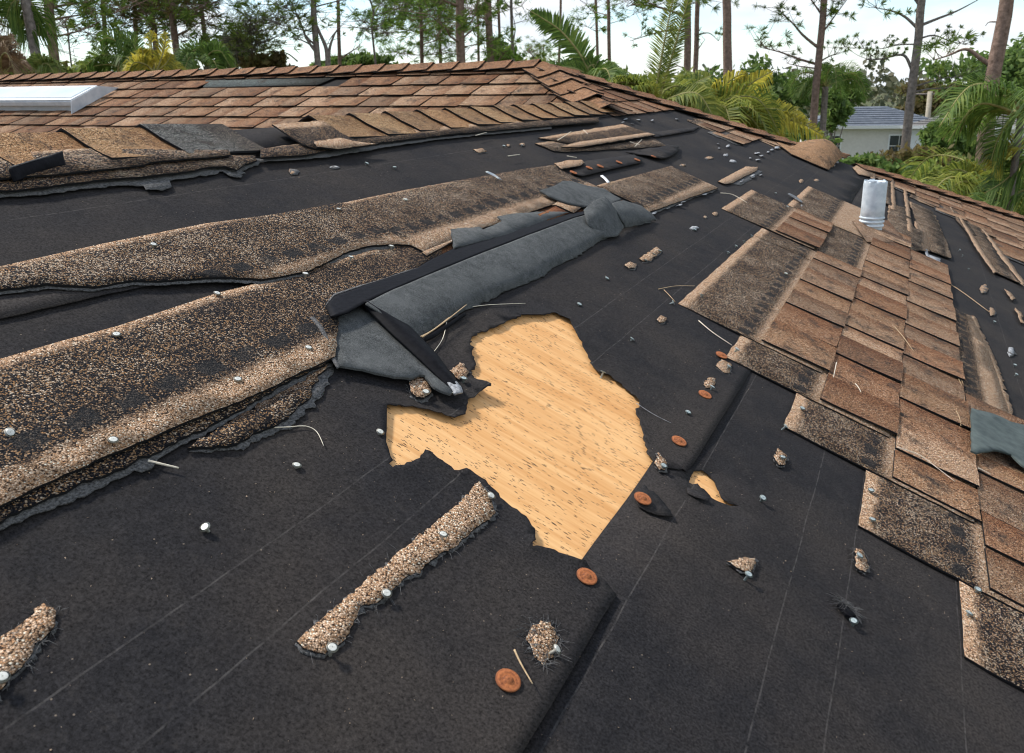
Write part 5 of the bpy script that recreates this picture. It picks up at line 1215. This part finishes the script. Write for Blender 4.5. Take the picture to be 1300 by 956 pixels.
palm('green palm with fronds drooping at the right border', 1296, 10, [
 {'p': [(1300,130),(1275,122),(1250,128),(1230,145),(1218,170)], 'l': .40, 'd': .7, 'n': 50}, {'p': [(1305,140),(1285,150),(1268,175),(1258,205)], 'l': .4, 'd': .8, 'n': 46}, {'p': [(1310,190),(1290,185),(1275,190),(1260,215)], 'l': .3, 'd': .5, 'm': L_PALMY}, {'p': [(1320,180),(1300,205),(1275,230),(1250,245)], 'l': .4, 'd': .5}, {'p': [(1330,230),(1305,240),(1275,250),(1225,262)], 'l': .4, 'd': .5}], 44, 150, auto=7, autolen=.9, ll=.36, wid=.016)
palm('low green palm beyond the far hip below the right border', 1255, 12, [
 {'p': [(1255,255),(1235,225),(1215,215),(1195,222)], 'l': .36}, {'p': [(1260,255),(1262,225),(1272,205),(1290,195)], 'l': .36}, {'p': [(1255,260),(1220,245),(1190,240),(1165,250)], 'l': .36}, {'p': [(1250,262),(1240,235),(1225,200)], 'l': .3, 'm': L_PALMY}], 45, 262, auto=20, autolen=1.4, ll=.42, leafm=L_PALMG)
palm('shaggy cabbage palm at the left corner with hanging fronds', 31, 18, [
 {'p': [(24,-4),(14,6),(8,22)], 'l': .5, 'd': 1}, {'p': [(28,-4),(40,4),(48,25),(50,45)], 'l': .5, 'd': 1.2}, {'p': [(26,-5),(34,20),(38,50)], 'l': .45, 'd': 1.2}, {'p': [(26,-5),(20,15),(22,40)], 'l': .45, 'd': 1.2}], 46, -8, wpx=11, auto=8, autolen=1.4, ll=.5)
palm('dead brown palm bush at the left border', 2, 15, [
 {'p': [(4,95),(10,70),(14,50),(10,42)], 'l': .4, 'm': L_DEAD}, {'p': [(4,95),(22,78),(34,76)], 'l': .35, 'm': L_DEAD}, {'p': [(0,95),(-4,60),(-14,45)], 'l': .4, 'm': L_DEAD}, {'p': [(2,95),(4,66),(2,44)], 'l': .4, 'm': L_DEAD}], 47, 97, leafm=L_DEAD, auto=5, autolen=.8, ll=.35)
palm('dark green fan of palm fronds blown to the left behind the ridge', 150, 17, [
 {'p': [(165,88),(150,74),(128,70),(108,84)], 'l': .45, 'd': .8}, {'p': [(165,88),(155,60),(138,48),(124,54)], 'l': .45, 'd': .9}, {'p': [(168,86),(172,64),(162,50),(146,48)], 'l': .45, 'd': .9}, {'p': [(165,90),(140,82),(118,84)], 'l': .45, 'd': .7}], 48, 92, auto=5, autolen=.8, ll=.42)
palm('bright yellow-green young palm behind the ridge', 196, 16, [
 {'p': [(196,92),(194,70),(192,50),(196,38)], 'l': .32, 'm': L_PALMY}, {'p': [(198,92),(206,70),(210,50),(208,38)], 'l': .32, 'm': L_PALMY}, {'p': [(196,92),(184,75),(180,60)], 'l': .32, 'm': L_PALMY}, {'p': [(198,92),(212,80),(218,68)], 'l': .32}], 49, 94, leafm=L_PALMY, auto=4, autolen=.6, ll=.3)
palm('drooping green palm right of the yellow-green one', 262, 17, [
 {'p': [(262,82),(255,66),(246,64),(238,74)], 'l': .4, 'd': .9}, {'p': [(262,82),(268,66),(278,66),(288,82)], 'l': .4, 'd': .9}, {'p': [(262,84),(262,66),(270,60)], 'l': .38, 'd': .9}], 50, 84, auto=6, autolen=.7, ll=.38)
palm('small bright palm by the leaning trunk', 50, 17, [
 {'p': [(50,92),(46,78),(38,74)], 'l': .3}, {'p': [(50,92),(55,76),(62,80)], 'l': .3}], 51, 94, leafm=L_SHRUBL, auto=5, autolen=.5, ll=.28)
palm('dark palm crown beside the bare pine trunk', 1048, 25, [
 {'p': [(1048,105),(1052,92),(1056,82)], 'l': .4}, {'p': [(1048,105),(1044,92),(1046,80)], 'l': .4}], 52, 110, auto=14, autolen=1.2, ll=.5, leafm=L_PALM)

# shrubs and low trees between the roof and the houses
def shrub(label, px, py, D, wpx, hpx, seed, mat, n=1500, leaf=.07, group='shrubs and low trees beyond the roof', name='shrub', clumps=26):
    rnd = np.random.RandomState(seed); c = at(px, py, D); k = D/FPX
    e = empty(name, (c.x, c.y, GROUND)); tag(e, label, 'shrub' if name == 'shrub' else 'tree', group)
    rx, rz = wpx*k/2, hpx*k/2
    cc_ = rnd.normal(0, .45, (clumps, 3)); cc_ = cc_/np.maximum(1, np.linalg.norm(cc_, axis=1))[:, None]
    idx = rnd.randint(0, clumps, n); P = cc_[idx] + rnd.normal(0, .16, (n, 3)); P = P*np.array([rx, rx*.8, rz])+np.array([0, 0, c.z-GROUND])
    d1 = rnd.normal(0, 1, (n, 3)); d1 /= np.linalg.norm(d1, axis=1)[:, None]; d2 = np.cross(d1, rnd.normal(0, 1, (n, 3))); d2 /= np.linalg.norm(d2, axis=1)[:, None]
    s = (leaf*rnd.uniform(.6, 1.4, n))[:, None]
    V = np.stack([P-d1*s, P+d2*s*.45, P+d1*s, P-d2*s*.45], 1).reshape(-1, 3)
    me = bpy.data.meshes.new('foliage'); me.from_pydata([tuple(v) for v in V.tolist()], [], [(4*i, 4*i+1, 4*i+2, 4*i+3) for i in range(n)])
    link('foliage', me, mat, e, Matrix.Translation(e.location))
    mb = MB(); rr = random.Random(seed)
    for q in range(5):
        t = cc_[q]*np.array([rx, rx*.8, rz])*.8; z = c.z-GROUND+t[2]
        mb.tube([(0, 0, 0), (t[0]*.4, t[1]*.4, z*.5), (t[0], t[1], z)], [.05, .035, .012], 5)
    mb.v = [tuple(Vector(v)+e.location) for v in mb.v]; world_mesh(mb, 'stem', B_GREY, e, e.location)
SH = [('dark green shrub in front of the grey-roofed house wall',1105,212,26,70,22,L_SHRUB),('light green shrub below the house window',1140,222,22,70,28,L_SHRUBL),('brownish brush between the house and the white wall',1165,222,20,90,60,L_BROWN),('green brush right of the house corner',1197,184,30,36,44,L_SHRUB),('dark brush beside the second house',1222,188,34,60,36,L_SHRUB),('pale green brush along the far hip',1195,246,16,110,60,L_SHRUBL),('green shrub just beyond the humped shingle',1090,216,16,80,26,L_SHRUB),('mid green shrub behind the yellow fronds',1000,190,17,100,50,L_SHRUB),('leafy thicket left of the bare pine trunk',985,125,30,110,80,L_SHRUB),('leafy thicket behind the upright fronds',905,135,24,110,80,L_SHRUB),('bright leafy clump behind the roof hip',850,128,18,100,60,L_SHRUBL),('dark thicket right of the bare pine trunk',1058,140,34,36,50,L_SHRUB),('round dark oak crown left of the grey roof',1062,124,50,50,34,L_SHRUB),('tall dark tree behind the thick right pine',1240,100,44,110,66,L_SHRUB),('tall dark tree at the right border',1285,95,46,80,70,L_SHRUB),('brown-leaved tree behind the utility pole',1185,128,60,80,40,L_BROWN),('green bush under the right border palm',1285,262,14,120,90,L_SHRUB),('grassy clump beyond the right end of the hip',1235,275,13,110,60,L_SHRUBL),('leafy bush behind the slender pines',790,110,24,90,40,L_SHRUBL),('low bush behind the ridge end',735,92,26,60,30,L_SHRUB),('dark low bush behind the left ridge corner',30,96,22,80,36,L_BROWN),('mixed bush under the left palms',105,92,22,70,24,L_SHRUBL),('olive bush under the yellow palm',215,92,21,90,26,L_BROWN),('low olive bush left of the oak foot',340,84,24,60,26,L_BROWN),('low green bush at the oak foot',450,82,26,90,20,L_SHRUB),('grey thin bush beyond the small tree',290,70,34,60,50,L_FAR),('small green bush right of the snag',660,84,30,60,16,L_SHRUBL),('green bush between the thick trunks',640,72,28,44,30,L_PINEB),('leafy clump left of the second house',1184,172,40,22,30,L_SHRUB)]
for i_, (lb, px, py, D, wp_, hp_, m_) in enumerate(SH):
    shrub(lb, px, py, D, wp_, hp_, 500+i_, m_, n=2600 if wp_ > 70 else 1500, leaf=.0032*D+.02)
# far wood
def far_wood():
    rnd = np.random.RandomState(9); n = 26000
    th_ = rnd.uniform(R(-62), R(62), n); D = rnd.uniform(75, 120, n)
    h = np.array([4.6+1.6*noise.noise((t*14, 0, 1))+1.4*noise.noise((t*46, 3, 1)) for t in th_.tolist()])
    z = rnd.uniform(0, 1, n)**.7*np.maximum(h, 1.2)*1.35
    a = th_ - AZ*1.0
    P = np.stack([np.sin(th_-AZ)*D, np.cos(th_-AZ)*D, z+GROUND], 1)
    d1 = rnd.normal(0, 1, (n, 3)); d1 /= np.linalg.norm(d1, axis=1)[:, None]; d2 = np.cross(d1, rnd.normal(0, 1, (n, 3))); d2 /= np.linalg.norm(d2, axis=1)[:, None]
    s = rnd.uniform(.2, .5, n)[:, None]; V = np.stack([P-d1*s, P+d2*s*.6, P+d1*s, P-d2*s*.6], 1).reshape(-1, 3)
    me = bpy.data.meshes.new('far_wood'); me.from_pydata([tuple(v) for v in V.tolist()], [], [(4*i, 4*i+1, 4*i+2, 4*i+3) for i in range(n)])
    tag(link('far_wood', me, L_FAR), 'hazy green wood along the horizon behind the houses', 'wood', kind='stuff')
far_wood()

# ------------------------------------------------------------------ neighbouring houses
def neighbour(label, px, D, W, Dp, yaw, seed, roofc, walls, winpx=()):
    c = at(px, 150, D); e = empty('neighbour_house', (c.x, c.y, GROUND)); tag(e, label, 'house')
    Mx = Matrix.Translation((c.x, c.y, GROUND)) @ Matrix.Rotation(yaw, 4, 'Z')
    w2, d2, eh, oh = W/2, Dp/2, 3.1, .4
    mb = MB(); mb.box((-w2, -d2, 0), (w2, d2, eh)); mb.build('wall', walls, e, Mx)
    rh = (d2+oh)*.30; r = w2-d2
    mb = MB(); o_ = [(-w2-oh, -d2-oh, eh), (w2+oh, -d2-oh, eh), (w2+oh, d2+oh, eh), (-w2-oh, d2+oh, eh), (-r, 0, eh+rh), (r, 0, eh+rh)]
    mb.v = [(x, y, z+.12) for x, y, z in o_]; mb.f = [(0, 1, 5, 4), (1, 2, 5), (2, 3, 4, 5), (3, 0, 4), (3, 2, 1, 0)]
    rf = mb.build('roof', roofc, e, Mx)
    mb = MB(); mb.box((-w2-oh-.03, -d2-oh-.03, eh-.05), (w2+oh+.03, d2+oh+.03, eh+.118)); mb.build('fascia', M_TRIM, e, Mx)
    for k in range(1, 9):                                        # courses of roof tiles on the front slope
        t = k/9; z = eh+.12+rh*t; y = -d2-oh+(d2+oh)*t; xw = (w2+oh)+(r-w2-oh)*t
        mb = MB(); mb.box((-xw+.1, y-.03, z-.02), (xw-.1, y+.02, z+.035)); mb.build('tile_course', roofc, rf, Mx)
    for (x0, z0, ww, hh) in winpx:
        mb = MB(); mb.box((x0-.08, -d2-.05, z0-.08), (x0+ww+.08, -d2-.004, z0+hh+.08)); wn = mb.build('window', M_TRIM, e, Mx)
        gl = simple('dark_glass', (.02, .03, .03), (.05, .06, .06), 2, .1, .5, 0)
        for (u0, u1) in ((0, .48), (.52, 1)):
            for (v0, v1) in ((0, .48), (.52, 1)):
                mb = MB(); mb.box((x0+ww*u0, -d2-.07, z0+hh*v0), (x0+ww*u1, -d2-.052, z0+hh*v1)); mb.build('pane', gl, wn, Mx)
    return e
SLATE = simple('slate_grey_tiles', (.085, .10, .125), (.15, .17, .20), 3, .7, .3, .5, .03)
GREYR = simple('grey_shingles', (.12, .115, .11), (.20, .19, .18), 3, .8, .3, .5, .03)
cw = simple('cream_render', (.60, .57, .52), (.68, .65, .60), 8, .9, .2, .3, .01)
ww_ = simple('white_render', (.72, .73, .74), (.80, .81, .82), 8, .9, .2, .3, .01)
nb = neighbour('cream house with slate-grey hip roof and white window beyond the roof edge', 1103, 55, 7.4, 5.6, R(8), 1, SLATE, cw, [(.95, 1.55, .95, 1.1), (-2.6, 1.55, .95, 1.1)])
neighbour('white house with low grey hip roof half hidden by palms', 1256, 54, 7.0, 4.6, R(-10), 2, GREYR, ww_, [(-2.4, 1.2, 1.0, 1.0), (1.0, 1.2, 1.0, 1.0)])
# white fence panels
fw0, fw1 = at(1186, 205, 40), at(1262, 205, 38)
fe = empty('white_fence', ((fw0.x+fw1.x)/2, (fw0.y+fw1.y)/2, GROUND)); tag(fe, 'white fence half hidden behind brush below the second house', 'fence')
dv_ = (fw1-fw0); dv_.z = 0; Lf = dv_.length; dv_.normalize(); yaw = math.atan2(dv_.y, dv_.x); npn = 16
bm_ = MB(); bm_.box((0, -.02, .05), (Lf/npn-.02, .02, 1.7)); bme = bpy.data.meshes.new('board'); bme.from_pydata(bm_.v, [], bm_.f); bme.materials.append(ww_)
for k in range(npn):
    p = fw0+dv_*(Lf*k/npn); o = link('board', bme, None, fe, Matrix.Translation((p.x, p.y, GROUND)) @ Matrix.Rotation(yaw, 4, 'Z'))
# utility pole
p0, p1 = at(1176, 168, 58), at(1181, 116, 58)
up = empty('utility_pole', (p0.x, p0.y, GROUND)); tag(up, 'leaning wooden utility pole right of the slate roof', 'pole')
mb = MB(); mb.tube([p0+(p0-p1)*((p0.z-GROUND)/(p1.z-p0.z)), p0, p1], [.17, .16, .14], 8); world_mesh(mb, 'pole', simple('pale_pole', (.30, .26, .19), (.44, .39, .30), 6, .9, .2, .3), up, up.location, True)
mb = MB(); mb.tube([p1+Vector((-.8, .2, -.15)), p1+Vector((.8, -.2, -.15))], .05, 5); world_mesh(mb, 'crossarm', B_GREY, up, up.location)
